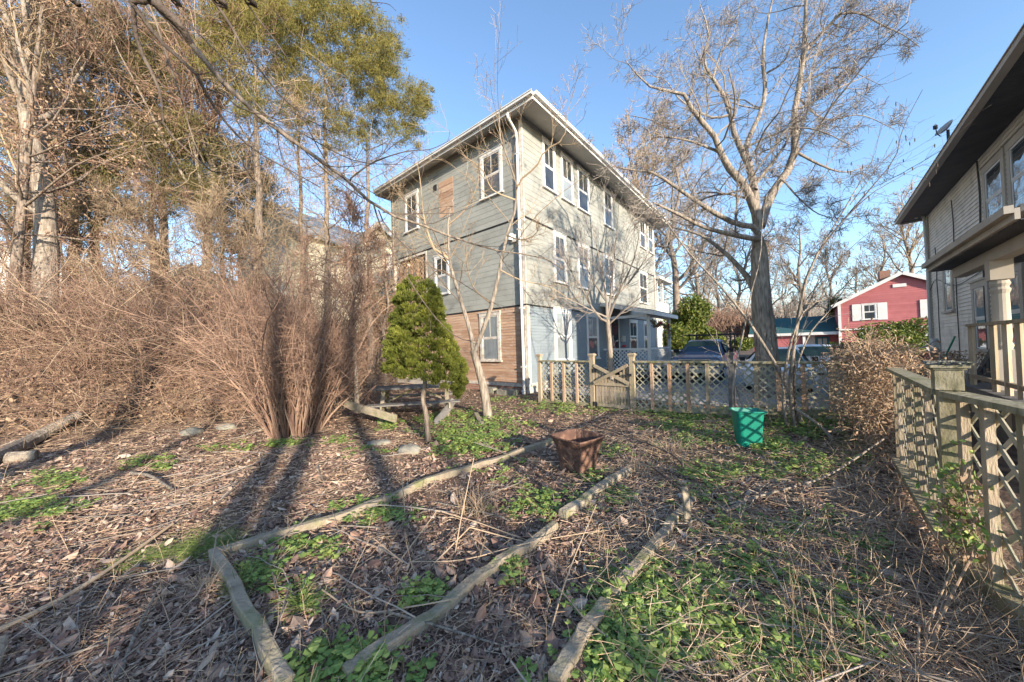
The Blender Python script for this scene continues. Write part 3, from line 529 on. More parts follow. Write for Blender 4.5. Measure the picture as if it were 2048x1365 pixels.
# porch of the taupe house
m = MB(); m.hexa([cpt(8.3, .03, 3.35), cpt(12.4, .03, 3.35), cpt(12.4, 1.35, 2.98), cpt(8.3, 1.35, 2.98), cpt(8.3, .03, 3.45), cpt(12.4, .03, 3.45), cpt(12.4, 1.35, 3.06), cpt(8.3, 1.35, 3.06)]); tp = m.build('porch_roof', M['roof'], th)
m = MB(); cw_.box(m, 8.28, 12.4, 2.9, 3.03, 1.351, 1.39); cw_.box(m, 8.26, 12.4, 2.98, 3.07, 1.391, 1.46); cw_.box(m, 8.28, 8.32, 2.9, 3.03, .0, 1.35); cw_.box(m, 8.5, 12.4, 2.7, 2.88, .95, 1.12); m.build('fascia', M['taupetrim'], tp)
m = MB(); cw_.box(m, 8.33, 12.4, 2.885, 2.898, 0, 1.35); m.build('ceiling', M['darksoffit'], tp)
cx = cpt(10.4, 1.04, 0); m = MB()
prof = [(.75, .105), (.8, .105), (1.35, .1), (1.36, .085), (1.42, .1), (1.47, .08), (1.55, .09), (2.2, .082), (2.26, .1), (2.3, .08), (2.35, .1), (2.4, .085), (2.42, .085)]
P_ = np.array([[cx[0], cx[1], z] for z, r in prof]); m.tubes(P_[None], np.array([[r for z, r in prof]]), 16); m.box((cx[0], cx[1], 1.05), (.2, .2, .6), math.atan2(CD[1], CD[0])); m.box((cx[0], cx[1], 2.56), (.21, .21, .3), math.atan2(CD[1], CD[0])); m.build('porch_column', M['taupetrim'], th)
m = MB(); cw_.box(m, 9.3, 13.5, .62, .75, .03, 1.3); cw_.box(m, 9.32, 13.5, -.2, .62, .9, 1.2); m.build('porch_deck', M['greytimber'], th)
m = MB(); a_, b_ = cpt(9.75, 1.2, 1.75), cpt(13.3, 1.2, 1.75); m.beam(a_, b_, .09, .045); m.beam(a_-np.array([0, 0, .85]), b_-np.array([0, 0, .85]), .05, .06)
for t in (9.8, 10.75, 11.2, 11.6, 12): m.beam(cpt(t, 1.2, .3), cpt(t, 1.2, 1.73), .05, .05, up=(1, 0, 0))
m.build('deck_railing', M['fence'], th)
m = MB(); a_, b_ = at(1950, 760, 6.5), at(1991, 694, 6.0); m.beam(a_, b_, .05, .09)
m.beam([a_[0], a_[1], a_[2]-.02], [a_[0], a_[1], hz1(a_[0], a_[1])-.05], .08, .08, up=(1, 0, 0))
for k in range(1, 6): q = a_+(b_-a_)*k/6; m.beam(q, [q[0], q[1], q[2]-.8], .035, .035, up=(1, 0, 0))
q = (b_-a_); m.beam(a_+q*.02-np.array([0, 0, .65]), b_-np.array([0, 0, .72]), .04, .07); m.build('stair_railing', M['greytimber'], th)
m = MB()
for k in range(4): q = a_+(b_-a_)*(k+.5)/4; c = np.array([q[0], q[1], 0])-np.append(CN*.45, 0); m.box((c[0], c[1], .08+.17*k), (.3, .95, .17), math.atan2(CD[1], CD[0]))
m.build('stairs', M['greytimber'], th)
m = MB(); m.tube([cpt(3.1, .12, 1.55), cpt(2.7, .3, .75), cpt(2.55, .35, .2)], .022, .018, sides=8); tag(m.build('garden_pole', M['greenpole']), 'dark green pole leaning against the taupe house wall', 'pole')
p0 = gp(1795, 760); 
hp_ = [at(1795, 735, 8.2), at(1812, 707, 8.2), at(1850, 694, 8.4), at(1880, 688, 8.6)]; hp_ = [np.array([hp_[0][0], hp_[0][1], 0])]+hp_+[np.array([hp_[3][0]+.02, hp_[3][1]+.1, 0])]
m = MB(); m.tube(hp_, .018, sides=8); tag(m.build('pipe_handrail', M['metalgrey']), 'bent grey metal pipe rail curving above the dead brown vines', 'handrail')
# ================================================================== RED HOUSE and garage
rp = at(1680, 712, 28); rg = math.radians(-40); rd = np.array([math.cos(rg), math.sin(rg)]); rn = np.array([math.sin(rg), -math.cos(rg)])
rh = thing('red_house', 'dark red gabled house with white shutters across the street', 'house', (rp[0], rp[1], 0)); q_ = W(rp[:2], rd, rn)
RWd, RPk, RZe, RZp = 7.4, 3.55, 4.45, 6.45
m = MB(); q_.box(m, 0, RWd, -.6, 2.25, -8, 0); q_.boards(m, 0, RWd, -.3, 2.2, .17, .02)
z = 2.35
while z < RZp-.05:
    ze = min(z+.17, RZp); w0 = 0 if z < RZe else (z-RZe)*RPk/(RZp-RZe); w1 = RWd if z < RZe else RWd-(z-RZe)*(RWd-RPk)/(RZp-RZe)
    if w1 > w0: m.add([q_.p(w0, z, .125), q_.p(w1, z, .125), q_.p(w1, ze, .1), q_.p(w0, ze, .1)], [(0, 1, 2, 3)])
    z = ze
q_.box(m, 0, RWd, 2.25, RZe, -8, .098); m.add([q_.p(0, RZe, .097), q_.p(RWd, RZe, .097), q_.p(RPk, RZp, .097)], [(0, 1, 2)]); m.build('wall', M['redwall'], rh)
m = MB(); e_ = (RZp-RZe)/RPk*.4
for p_, k_ in (((-.4, RZe-e_), (RPk, RZp)), ((RPk, RZp), (RWd+.4, RZe-e_))):
    m.hexa([q_.p(p_[0], p_[1], .4), q_.p(k_[0], k_[1], .4), q_.p(k_[0], k_[1], -8), q_.p(p_[0], p_[1], -8), q_.p(p_[0], p_[1]+.12, .4), q_.p(k_[0], k_[1]+.12, .4), q_.p(k_[0], k_[1]+.12, -8), q_.p(p_[0], p_[1]+.12, -8)])
rr_ = m.build('roof', M['roof'], rh)
m = MB(); m.beam(q_.p(-.4, RZe-e_, .42), q_.p(RPk, RZp, .42), .05, .24); m.beam(q_.p(RPk+.04, RZp-.01, .42), q_.p(RWd+.4, RZe-e_, .42), .05, .24); m.build('bargeboard', M['white'], rr_)
m = MB(); q_.box(m, 2.6, 3.2, 5.9, 6.95, -1.6, -1.0); m.build('chimney', M['brick'], rr_)
for nm_, q in (('belt_board', (0, RWd, 2.22, 2.33, .0, .16)), ('corner_board', (-.02, .16, -.5, 2.2, .02, .07)), ('corner_board', (-.02, .16, 2.34, RZe, .126, .17)), ('gable_vent', (3.1, 3.8, 5.4, 5.65, .126, .17))):
    m = MB(); q_.box(m, *q); m.build(nm_, M['white'], rh)
u_ = W(rp[:2]+rn*.126, rd, rn)
window(u_, rh, 1.38, 2.2, 3.05, 4.2, 'white', 'room', None, cw=.09, rail=.5); window(u_, rh, 4.98, 5.8, 3.05, 4.2, 'white', 'room', None, cw=.09)
for t in (.82, 2.24, 4.42, 5.84): m = MB(); u_.box(m, t, t+.52, 2.95, 4.3, .0, .05); m.build('shutter', M['white'], rh)
window(q_, rh, 1.2, 2.2, .35, 1.9, 'white', 'room', None, cw=.12); window(q_, rh, 4.6, 5.9, .5, 1.95, 'white', 'room', None, cw=.12)
gw = W(rp[:2]-rd*5.9-rn*.6, rd, rn); gr = thing('breezeway_garage', 'low red garage wing with a dark teal roof and white eave beside the red house', 'garage', (*gw.P, 0)); G1 = 5.88
m = MB(); gw.box(m, 0, 3.6, -.6, 2.1, -5, 0); gw.boards(m, 0, 3.6, -.4, 2.1, .17, .02); gw.box(m, 3.6, G1, -.6, 2.1, -5, -1.0); m.build('wall', M['redwall'], gr)
m = MB(); m.hexa([gw.p(-.3, 2.1, .35), gw.p(G1, 2.1, .35), gw.p(G1, 3.6, -2.6), gw.p(-.3, 3.6, -2.6), gw.p(-.3, 2.2, .35), gw.p(G1, 2.2, .35), gw.p(G1, 3.7, -2.6), gw.p(-.3, 3.7, -2.6)]); m.hexa([gw.p(-.3, 3.6, -2.61), gw.p(G1, 3.6, -2.61), gw.p(G1, 2.1, -5.4), gw.p(-.3, 2.1, -5.4), gw.p(-.3, 3.7, -2.61), gw.p(G1, 3.7, -2.61), gw.p(G1, 2.2, -5.4), gw.p(-.3, 2.2, -5.4)]); m.build('roof', M['tealroof'], gr)
m = MB(); gw.box(m, -.35, G1, 1.92, 2.16, .3, .4); m.build('fascia', M['white'], gr); m = MB(); gw.box(m, 3.6, 3.78, -.6, 1.95, 0, .2); m.build('porch_post', M['white'], gr)
m = MB(); gw.box(m, .2, 1.2, -.5, 1.65, .022, .06); m.build('garage_door', M['white'], gr)
m = MB(); gw.box(m, 4.5, 5.4, -.5, 1.75, -.98, -.92); d_ = m.build('door', M['tealdoor'], gr); m = MB(); gw.box(m, 4.65, 4.9, .6, 1.6, -.915, -.9); gw.box(m, 4.98, 5.23, .6, 1.6, -.915, -.9); m.build('pane', M['curtain'], d_)
m = MB()
for k in range(7): gw.box(m, 3.65+k*.115, 3.755+k*.115, -.5, 1.9, -.98, -.94)
m.build('board_panel', M['whitewall'], gr)
# ================================================================== NEIGHBOURS UP THE BANK (left)
def far_house(name, label, cat, P, ang, wdt, dep, z0, ze, zp, wall, wins, roofm='roof'):
    d = np.array([math.cos(ang), math.sin(ang)]); n = np.array([math.sin(ang), -math.cos(ang)]); w = W(P, d, n); h = thing(name, label, cat, (*P, z0))
    m = MB(); w.box(m, 0, wdt, z0-3, ze, -dep, 0); w.boards(m, 0, wdt, z0, ze, .2, .02, 0); z = ze
    while z < zp-.1:
        f = (z-ze)/(zp-ze)*wdt/2; m.add([w.p(f, z, .02), w.p(wdt-f, z, .02), w.p(wdt-f-.05, min(z+.2, zp), .0), w.p(f+.05, min(z+.2, zp), .0)], [(0, 1, 2, 3)]); z += .2
    m.add([w.p(0, ze, -dep), w.p(wdt, ze, -dep), w.p(wdt/2, zp, -dep)], [(0, 1, 2)]); m.build('wall', M[wall], h)
    m = MB(); s = (zp-ze)/(wdt/2); e = .45
    for a, b_ in (((-e, ze-e*s), (wdt/2, zp)), ((wdt/2, zp), (wdt+e, ze-e*s))):
        m.hexa([w.p(a[0], a[1], .5), w.p(b_[0], b_[1], .5), w.p(b_[0], b_[1], -dep-.4), w.p(a[0], a[1], -dep-.4), w.p(a[0], a[1]+.15, .5), w.p(b_[0], b_[1]+.15, .5), w.p(b_[0], b_[1]+.15, -dep-.4), w.p(a[0], a[1]+.15, -dep-.4)])
    r = m.build('roof', M[roofm], h); m = MB(); m.beam(w.p(-e, ze-e*s, .53), w.p(wdt/2, zp, .53), .05, .35); m.beam(w.p(wdt/2+.05, zp, .53), w.p(wdt+e, ze-e*s, .53), .05, .35); m.build('bargeboard', M['white'], r)
    m = MB(); w.box(m, -.02, .14, z0, ze, .02, .06); w.box(m, wdt-.14, wdt+.02, z0, ze, .02, .06); m.build('corner_board', M['white'], h)
    for a, b_, c, dd in wins: window(w, h, a, b_, c, dd, 'white', 'curtain', 'screen', cw=.14)
    return h, w
yP = at(672, 600, 24)[:2]
yh, yw = far_house('yellow_house', 'pale yellow gabled house on the bank just left of the green house', 'house', yP, math.radians(12), 6.2, 9, 4.4, 8.0, 10.9, 'yellowwall', [(2.3, 3.1, 9.0, 9.7), (3.6, 4.6, 7.0, 8.6), (3.3, 4.1, 4.9, 6.2), (4.4, 5.2, 4.9, 6.2), (.7, 1.6, 7.0, 8.5)])
m = MB(); yw.box(m, 2.7, 5.7, 6.35, 6.5, 0, 1.2); yw.box(m, 2.8, 5.6, 4.4, 6.35, 0, .3); m.build('bay', M['white'], yh)
yP2 = at(478, 600, 25)[:2]
far_house('cream_house', 'cream house with a broad white rake half hidden behind brush and trunks', 'house', yP2, math.radians(-24), 7.5, 8, 4.4, 9.6, 12.3, 'yellowwall', [(1.5, 2.5, 7.8, 9.2), (4.6, 5.6, 7.8, 9.2), (1.5, 2.5, 5, 6.4), (4.6, 5.6, 5, 6.4)], 'whitewall')
far_house('white_house', 'low white house glimpsed through the thicket at the far left', 'house', at(-160, 600, 22)[:2], math.radians(8), 9, 8, 3.8, 7.2, 9.6, 'whitewall', [(1.5, 2.5, 4.6, 6), (5, 6, 4.6, 6)], 'whitewall')
far_house('white_cottage', 'small white cottage behind the brush, between thick trunks and the cream house', 'house', at(290, 610, 24)[:2], math.radians(15), 6, 7, 4, 6.4, 8.2, 'whitewall', [(1.2, 2.2, 4.6, 5.8), (3.5, 4.5, 4.6, 5.8)], 'roof')
# ================================================================== VEHICLES
def loft(m, st, w, z0=0):
    """st: list of (x, zlow, zbelt, ztop, wbelt, wtop) along the length; builds a closed shell"""
    R_ = []
    for x, zl, zb, zt, wb, wt in st:
        zt2 = max(zt, zb+.001)
        R_.append([(x, -wb*.93, zl), (x, -wb, zl+.15), (x, -wb*1.0, (zl+zb)/2+.1), (x, -wb*.97, zb), (x, -wt, zt2-.04*(zt > zb+.05)), (x, -wt*.8, zt2), (x, wt*.8, zt2), (x, wt, zt2-.04*(zt > zb+.05)), (x, wb*.97, zb), (x, wb*1.0, (zl+zb)/2+.1), (x, wb, zl+.15), (x, wb*.93, zl)])
    R_ = np.array(R_); K, n, _ = R_.shape; V = np.array([w(p) for p in R_.reshape(-1, 3)])
    f = [(k*n+i, k*n+(i+1) % n, (k+1)*n+(i+1) % n, (k+1)*n+i) for k in range(K-1) for i in range(n)]
    m.add(V, f, .5)
    for k in (0, K-1): c = V[k*n:(k+1)*n].mean(0); m.add(np.vstack([V[k*n:(k+1)*n], c]), [(i, (i+1) % n, n) for i in range(n)], .5)
def vehicle(name, label, cat, P, ang, z, st, glass, wheels, paint, extra, group=None):
    c, s = math.cos(ang), math.sin(ang); w = lambda p: np.array([P[0]+p[0]*c-p[1]*s, P[1]+p[0]*s+p[1]*c, z+p[2]])
    v = thing(name, label, cat, (P[0], P[1], z), group); m = MB(); loft(m, st, w); m.build('body', M[paint], v, smooth=False)
    for nm, q in glass:
        fc = [(0, 1, 2, 3)]; nv = np.array(nn_(q)); m = MB(); m.add([w(np.array(p)+nv*.012) for p in q], fc); gb = m.build(nm, M['carreflection'], v)
        m = MB(); m.add([w(np.array(p)+nv*.022) for p in q], fc); m.build('glazing', M['carglass'], gb)
    for x, y in wheels:
        sg = 1 if y > 0 else -1; m = MB(); m.tubes(np.array([[w((x, y-sg*.22, .34)), w((x, y-sg*.2, .34)), w((x, y, .34)), w((x, y+sg*.02, .34))]]), np.array([[.3, .34, .34, .3]]), 24, cap=True); wh_ = m.build('wheel', M['tyre'], v)
        m = MB(); m.tubes(np.array([[w((x, y+sg*.0, .34)), w((x, y+sg*.03, .34))]]), np.array([[.21, .19]]), 18, cap=True); m.build('rim', M['silver'], wh_)
    for nm, mt_, fn in extra: m = MB(); fn(m, w); m.build(nm, M[mt_], v)
    return v
def nn_(q):
    q = np.array(q, float); n = np.cross(q[1]-q[0], q[2]-q[0]); n /= np.linalg.norm(n)
    if n@np.array([0, 0, 1]) < 0 and abs(n[2]) > .2: n = -n
    if abs(n[2]) <= .2 and n@(q.mean(0)*np.array([0, 1, 0])) < 0: n = -n
    return n
def bx(*a): return lambda m, w: [m.hexa([w((x0, y0, z0)), w((x1, y0, z0)), w((x1, y1, z0)), w((x0, y1, z0)), w((x0, y0, z1)), w((x1, y0, z1)), w((x1, y1, z1)), w((x0, y1, z1))]) for x0, x1, y0, y1, z0, z1 in a]
drv = math.atan2(-HR[1], -HR[0])   # vehicles face down the drive towards the fence
tst = [(2.75, .45, .85, .9, .86, .8), (2.7, .38, .98, 1.02, .95, .85), (2.3, .36, 1.06, 1.12, .98, .85), (1.25, .36, 1.1, 1.16, .99, .88), (.55, .36, 1.12, 1.72, .99, .66), (.3, .36, 1.12, 1.78, .99, .67), (-.55, .36, 1.12, 1.78, .99, .67), (-.8, .36, 1.12, 1.7, .99, .66), (-.86, .36, 1.12, 1.14, .99, .9), (-2.8, .4, 1.1, 1.12, .98, .93)]
tp_ = at(1388, 712, 14.3)
tr_ = vehicle('pickup_truck', 'dark blue pickup truck facing the lattice fence with an empty black ladder rack', 'pickup truck', (tp_+np.append(HR*2.7, 0))[:2]+HL*0, drv, -.08, tst,
    [('windscreen', [(1.2, -.8, 1.17), (1.2, .8, 1.17), (.57, .6, 1.7), (.57, -.6, 1.7)]), ('side_window', [(1.0, .975, 1.16), (-.6, .975, 1.16), (-.5, .69, 1.68), (.45, .69, 1.68)]), ('side_window', [(1.0, -.975, 1.16), (-.6, -.975, 1.16), (-.5, -.69, 1.68), (.45, -.69, 1.68)])],
    [(1.85, .97), (1.85, -.97), (-1.75, .97), (-1.75, -.97)], 'navy',
    [('grille', 'chrome', bx((2.7, 2.77, -.62, .62, .62, .94))), ('grille_mesh', 'dark', bx((2.772, 2.78, -.56, -.04, .68, .9), (2.772, 2.78, .04, .56, .68, .9))), ('headlight', 'whitewall', bx((2.7, 2.765, .64, .9, .68, .92))), ('headlight', 'whitewall', bx((2.7, 2.765, -.9, -.64, .68, .92))), ('bumper', 'chrome', bx((2.74, 2.86, -.95, .95, .38, .58))),
     ('wing_mirror', 'dark', bx((.9, 1.0, 1.0, 1.24, 1.18, 1.36))), ('wing_mirror', 'dark', bx((.9, 1.0, -1.24, -1.0, 1.18, 1.36))),
     ('ladder_rack', 'blackmetal', bx((-1.0, -.94, -.94, -.88, 1.1, 2.0), (-1.0, -.94, .88, .94, 1.1, 2.0), (-2.7, -2.64, -.94, -.88, 1.1, 2.0), (-2.7, -2.64, .88, .94, 1.1, 2.0), (-.999, -.941, -1.15, 1.15, 2.0, 2.06), (-2.699, -2.641, -1.15, 1.15, 2.0, 2.06), (-2.75, -.9, -.93, -.89, 2.061, 2.1), (-2.75, -.9, .89, .93, 2.061, 2.1)))])
cst = [(2.2, .3, .62, .66, .72, .6), (2.1, .22, .72, .76, .85, .7), (1.2, .2, .88, .93, .9, .74), (.85, .2, .92, .96, .91, .74), (.1, .2, .96, 1.4, .91, .58), (-.3, .2, .96, 1.45, .91, .6), (-1.0, .2, .96, 1.38, .91, .58), (-1.65, .2, .95, 1.0, .9, .74), (-2.15, .25, .9, .94, .84, .7), (-2.25, .35, .7, .74, .78, .66)]
cp_ = at(1552, 716, 11.2)
vehicle('silver_sedan', 'silver sedan parked facing the fence directly behind the large bare tree', 'car', (cp_+np.append(HR*1.4, 0))[:2], drv, -.13, cst,
    [('windscreen', [(.82, -.72, .97), (.82, .72, .97), (.12, .53, 1.38), (.12, -.53, 1.38)]), ('side_window', [(.7, .9, .99), (-1.3, .9, .99), (-.95, .62, 1.34), (.1, .62, 1.34)]), ('side_window', [(.7, -.9, .99), (-1.3, -.9, .99), (-.95, -.62, 1.34), (.1, -.62, 1.34)])],
    [(1.35, .86), (1.35, -.86), (-1.35, .86), (-1.35, -.86)], 'silver', [('headlight', 'whitewall', bx((1.95, 2.14, .55, .8, .6, .74))), ('headlight', 'whitewall', bx((1.95, 2.14, -.8, -.55, .6, .74))), ('wing_mirror', 'dark', bx((.6, .72, .92, 1.08, .98, 1.12))), ('wing_mirror', 'dark', bx((.6, .72, -1.08, -.92, .98, 1.12)))])
sst = [(2.2, .3, .75, .8, .8, .66), (2.05, .25, .9, .95, .9, .74), (1.1, .24, 1.02, 1.07, .93, .76), (.4, .24, 1.05, 1.58, .93, .62), (-.2, .24, 1.06, 1.66, .93, .66), (-1.6, .24, 1.06, 1.6, .93, .64), (-2.0, .24, 1.04, 1.25, .92, .7), (-2.15, .3, .9, .95, .88, .72)]
cp_ = at(1603, 712, 17.5)
vehicle('silver_hatchback', 'silver hatchback with a red tail lamp parked beyond the sedan by the red garage', 'car', cp_[:2], math.radians(160), -.35, sst,
    [('side_window', [(.9, .92, 1.1), (-1.6, .92, 1.1), (-1.4, .68, 1.55), (.35, .68, 1.55)]), ('side_window', [(.9, -.92, 1.1), (-1.6, -.92, 1.1), (-1.4, -.68, 1.55), (.35, -.68, 1.55)]), ('rear_window', [(-2.03, .68, 1.2), (-2.03, -.68, 1.2), (-1.65, -.6, 1.56), (-1.65, .6, 1.56)])],
    [(1.35, .88), (1.35, -.88), (-1.35, .88), (-1.35, -.88)], 'silver', [('tail_lamp', 'redlamp', bx((-2.2, -1.95, .66, .93, .9, 1.12))), ('tail_lamp', 'redlamp', bx((-2.2, -1.95, -.93, -.66, .9, 1.12)))])
cp_ = at(1350, 700, 17)
vehicle('white_car', 'pale car mostly hidden between the porch post and the pickup truck', 'car', (cp_+np.append(HR*1, 0))[:2], drv, -.25, cst, [('windscreen', [(.82, -.72, .97), (.82, .72, .97), (.12, .53, 1.38), (.12, -.53, 1.38)])], [(1.35, .86), (1.35, -.86), (-1.35, .86), (-1.35, -.86)], 'silver', [('wing_mirror', 'dark', bx((.6, .72, -1.08, -.92, .98, 1.12)))])
m = MB(); dx = [(fw_.p(-1, 0, -1.6)), (fw_.p(9, 0, -1.6)), (fw_.p(9, 0, -30)+np.array([9, 0, 0])), (fw_.p(-1, 0, -30)+np.array([4, 0, 0]))]
nn = 24; G = np.array([[(dx[0]*(1-i/nn)+dx[1]*i/nn)*(1-j/nn)+(dx[3]*(1-i/nn)+dx[2]*i/nn)*j/nn for j in range(nn+1)] for i in range(nn+1)]).reshape(-1, 3); G[:, 2] = hz(G[:, 0], G[:, 1])+.03
m.add(G, [(i*(nn+1)+j, (i+1)*(nn+1)+j, (i+1)*(nn+1)+j+1, i*(nn+1)+j+1) for i in range(nn) for j in range(nn)], .5); tag(m.build('driveway', M['asphalt'], loc=(0, 0, 0)), kind='structure')
# ================================================================== YARD OBJECTS
# rusty tapered tub
b0 = gp(1157, 940); tb = thing('rusted_tub', 'rusty brown flared metal tub standing in the leaf litter', 'tub', b0)
m = MB(); ang = math.radians(38)
def rsq(h, z, ni=24, rad=.35):   # rounded square ring
    out = []
    for k in range(ni):
        a = k*2*math.pi/ni; x, y = math.cos(a), math.sin(a); f = h/((abs(x)**9+abs(y)**9)**(1/9)); X, Y = x*f, y*f; out.append((b0[0]+X*math.cos(ang)-Y*math.sin(ang), b0[1]+X*math.sin(ang)+Y*math.cos(ang), b0[2]+z))
    return np.array(out)
rows = [rsq(.165, -.02), rsq(.18, .1), rsq(.2, .22), rsq(.225, .34), rsq(.26, .42), rsq(.272, .43), rsq(.268, .445), rsq(.25, .44), rsq(.22, .34), rsq(.19, .2), rsq(.17, .1)]
V = np.vstack(rows)+RS.normal(0, .002, (len(rows)*24, 3)); m.add(V, [(k*24+i, k*24+(i+1) % 24, (k+1)*24+(i+1) % 24, (k+1)*24+i) for k in range(len(rows)-1) for i in range(24)], .5); m.build('shell', M['rust'], tb)
m = MB(); c = np.vstack([rows[-1], [[b0[0], b0[1], b0[2]+.12]]]); m.add(c, [(i, (i+1) % 24, 24) for i in range(24)], .5); m.build('soil_fill', M['soil'], tb)
# teal bin
b1 = gp(1497, 892); bn = thing('teal_bin', 'teal green plastic bin standing in the weeds before the far fence', 'bin', b1)
def bring(h, d, z, r=.06, n=6, ang=-.25):
    out = []
    for (sx, sy, a0) in ((1, 1, 0), (-1, 1, 90), (-1, -1, 180), (1, -1, 270)):
        for k in range(n): a = math.radians(a0+90*k/(n-1)); X = sx*(h-r)+r*math.cos(a); Y = sy*(d-r)+r*math.sin(a); out.append((b1[0]+X*math.cos(ang)-Y*math.sin(ang), b1[1]+X*math.sin(ang)+Y*math.cos(ang), b1[2]+z))
    return np.array(out)
m = MB(); rows = [bring(.14, .11, -.02), bring(.148, .118, .03), bring(.178, .14, .48), bring(.178, .14, .49), bring(.197, .158, .495), bring(.2, .16, .53), bring(.192, .152, .532), bring(.172, .134, .48), bring(.14, .11, .05)]
n4 = 24; m.add(np.vstack(rows), [(k*n4+i, k*n4+(i+1) % n4, (k+1)*n4+(i+1) % n4, (k+1)*n4+i) for k in range(len(rows)-1) for i in range(n4)], .5); m.add(np.vstack([rows[-1], rows[-1].mean(0)]), [(i, (i+1) % n4, n4) for i in range(n4)], .5); m.build('shell', M['binteal'], bn)
m = MB(); m.tubes(np.vstack([bring(.202, .162, .522), bring(.202, .162, .522)[:1]])[None], np.full((1, 25), .012), 6); m.build('rim', M['binteal'], bn)
# picnic table
tA = gp(735, 845); tB = gp(905, 835); tc = (tA+tB)/2; tc = np.array([-2.35, 8.1, hz1(-2.35, 8.1)])
ta = math.radians(12); tw = W(tc[:2], (math.cos(ta), math.sin(ta)), (math.sin(ta), -math.cos(ta))); tbz = tc[2]
tb_ = thing('picnic_table', 'sagging grey timber picnic table with attached benches behind the cone shrub', 'picnic table', tc)
for k in range(5): m = MB(); tw.box(m, -.98, .98+rnd.uniform(-.03, .03), tbz+.7, tbz+.738, -.37+k*.15, -.37+k*.15+.138); m.build('table_plank', M['greytimber'], tb_)
for o in (-.85, -.69, .56, .72): m = MB(); tw.box(m, -1.0, 1.0, tbz+.4+(.0 if o < 0 else .01), tbz+.438, o, o+.14); m.build('bench_plank', M['greytimber'], tb_)
for t in (-.72, .72):
    for s in (-1, 1): m = MB(); m.beam(tw.p(t, tbz-.04, s*.62), tw.p(t, tbz+.69, s*.2), .085, .04, up=(0, 1, 0)); m.build('leg', M['timber'], tb_)
    m = MB(); m.beam(tw.p(t+.045, tbz+.36, -.86), tw.p(t+.045, tbz+.36, .86), .035, .13); m.beam(tw.p(t+.045, tbz+.655, -.36), tw.p(t+.045, tbz+.655, .36), .035, .09); m.build('crossbeam', M['timber'], tb_)
for t in (-.7, .7): m = MB(); m.beam(tw.p(t, tbz+.37, 0), tw.p(0, tbz+.69, 0), .04, .07, up=(0, 1, 0)); m.build('brace', M['timber'], tb_)
def plank(name, label, cat, a, b, w, h, mt='timber', grp=None, up=(0, 0, 1), seg=7, wob=.012):
    m = MB(); P_ = np.array([a+(b-a)*k/seg for k in range(seg+1)]); 
    if name == 'garden_edging': P_[:, 2] = np.array([hz1(p[0], p[1]) for p in P_])+(a[2]-hz1(a[0], a[1]))
    P_[1:-1] += RS.normal(0, wob*.5, (seg-1, 3))*np.array([1, 1, .5]); t = (b-a)/np.linalg.norm(b-a); sd = np.cross(t, up); sd /= np.linalg.norm(sd); u2 = np.cross(sd, t)
    V = []
    for p in P_:
        c_ = w*.12
        for x, y in ((-w/2+c_, -h/2), (w/2-c_, -h/2), (w/2, -h/2+c_), (w/2, h/2-c_), (w/2-c_, h/2), (-w/2+c_, h/2), (-w/2, h/2-c_), (-w/2, -h/2+c_)): V.append(p+sd*(x+rnd.uniform(-.003, .003))+u2*(y+rnd.uniform(-.004, .004)))
    m.add(V, [(k*8+i, k*8+(i+1) % 8, (k+1)*8+(i+1) % 8, (k+1)*8+i) for k in range(seg) for i in range(8)], rnd.random())
    for k in (0, seg): m.add(V[k*8:k*8+8]+[P_[k]], [(i, (i+1) % 8, 8) for i in range(8)], .3)
    return tag(m.build(name, M[mt]), label, cat, grp)
def gl_(u, v, up): p = gp(u, v); p[2] += up; return p
plank('fallen_board', 'long loose timber leaning across the left end of the picnic table bench', 'board', at(690, 808, 7.2), at(792, 838, 6.8), .05, .16, 'timber')
plank('fallen_board', 'wide loose board propped diagonally under the right end of the picnic table', 'board', gl_(872, 848, .0), at(908, 800, 7.6), .16, .035, 'greytimber', up=(0, -1, .3))
plank('fallen_board', 'short curved bark slab lying before the slender pale tree', 'board', gl_(952, 838, .12), gl_(966, 852, .02), .1, .05, 'timber')
plank('garden_edging', 'long pale garden bed timber running from the left corner to the rusty tub', 'garden edging', gl_(437, 1118, .025), gl_(1115, 882, .02), .07, .1, 'timber', 'old timber edging around the beds', seg=26, wob=.01)
plank('garden_edging', 'short garden bed timber running to the bottom edge from the left corner', 'garden edging', gl_(428, 1118, .03), gl_(575, 1395, .03), .065, .11, 'timber', 'old timber edging around the beds', seg=10)
plank('garden_edging', 'mossy middle garden bed timber crossing the photograph diagonally towards the tub', 'garden edging', gl_(690, 1370, .02), gl_(1110, 1062, .02), .075, .1, 'timber', 'old timber edging around the beds', seg=18, wob=.014)
plank('garden_edging', 'far broken length of the middle garden bed timber, with lattice shadows on it', 'garden edging', gl_(1125, 1040, .02), gl_(1262, 945, .03), .09, .11, 'timber', 'old timber edging around the beds', seg=9, wob=.014)
plank('garden_edging', 'half buried right hand garden bed timber leading to the split stake', 'garden edging', gl_(1225, 1212, .035), gl_(1385, 1010, .035), .07, .09, 'timber', 'old timber edging around the beds', seg=9, wob=.012)
plank('garden_edging', 'right hand bed timber sinking under green weeds at the bottom edge', 'garden edging', gl_(1110, 1385, .035), gl_(1213, 1228, .035), .07, .09, 'timber', 'old timber edging around the beds', seg=9, wob=.012)
plank('wooden_stake', 'cut grey post end standing at the bottom left corner of the photograph', 'stake', gl_(-25, 1390, 0), at(6, 1288, 1.9), .09, .04, 'timber', up=(0, 1, 0))
plank('wooden_stake', 'split leaning wooden stake at the end of the right hand bed timber', 'stake', gl_(1378, 1055, -.02), gl_(1378, 1055, .33)+np.array([-.02, .02, 0]), .055, .035, 'timber', up=(0, 1, 0), wob=.004)
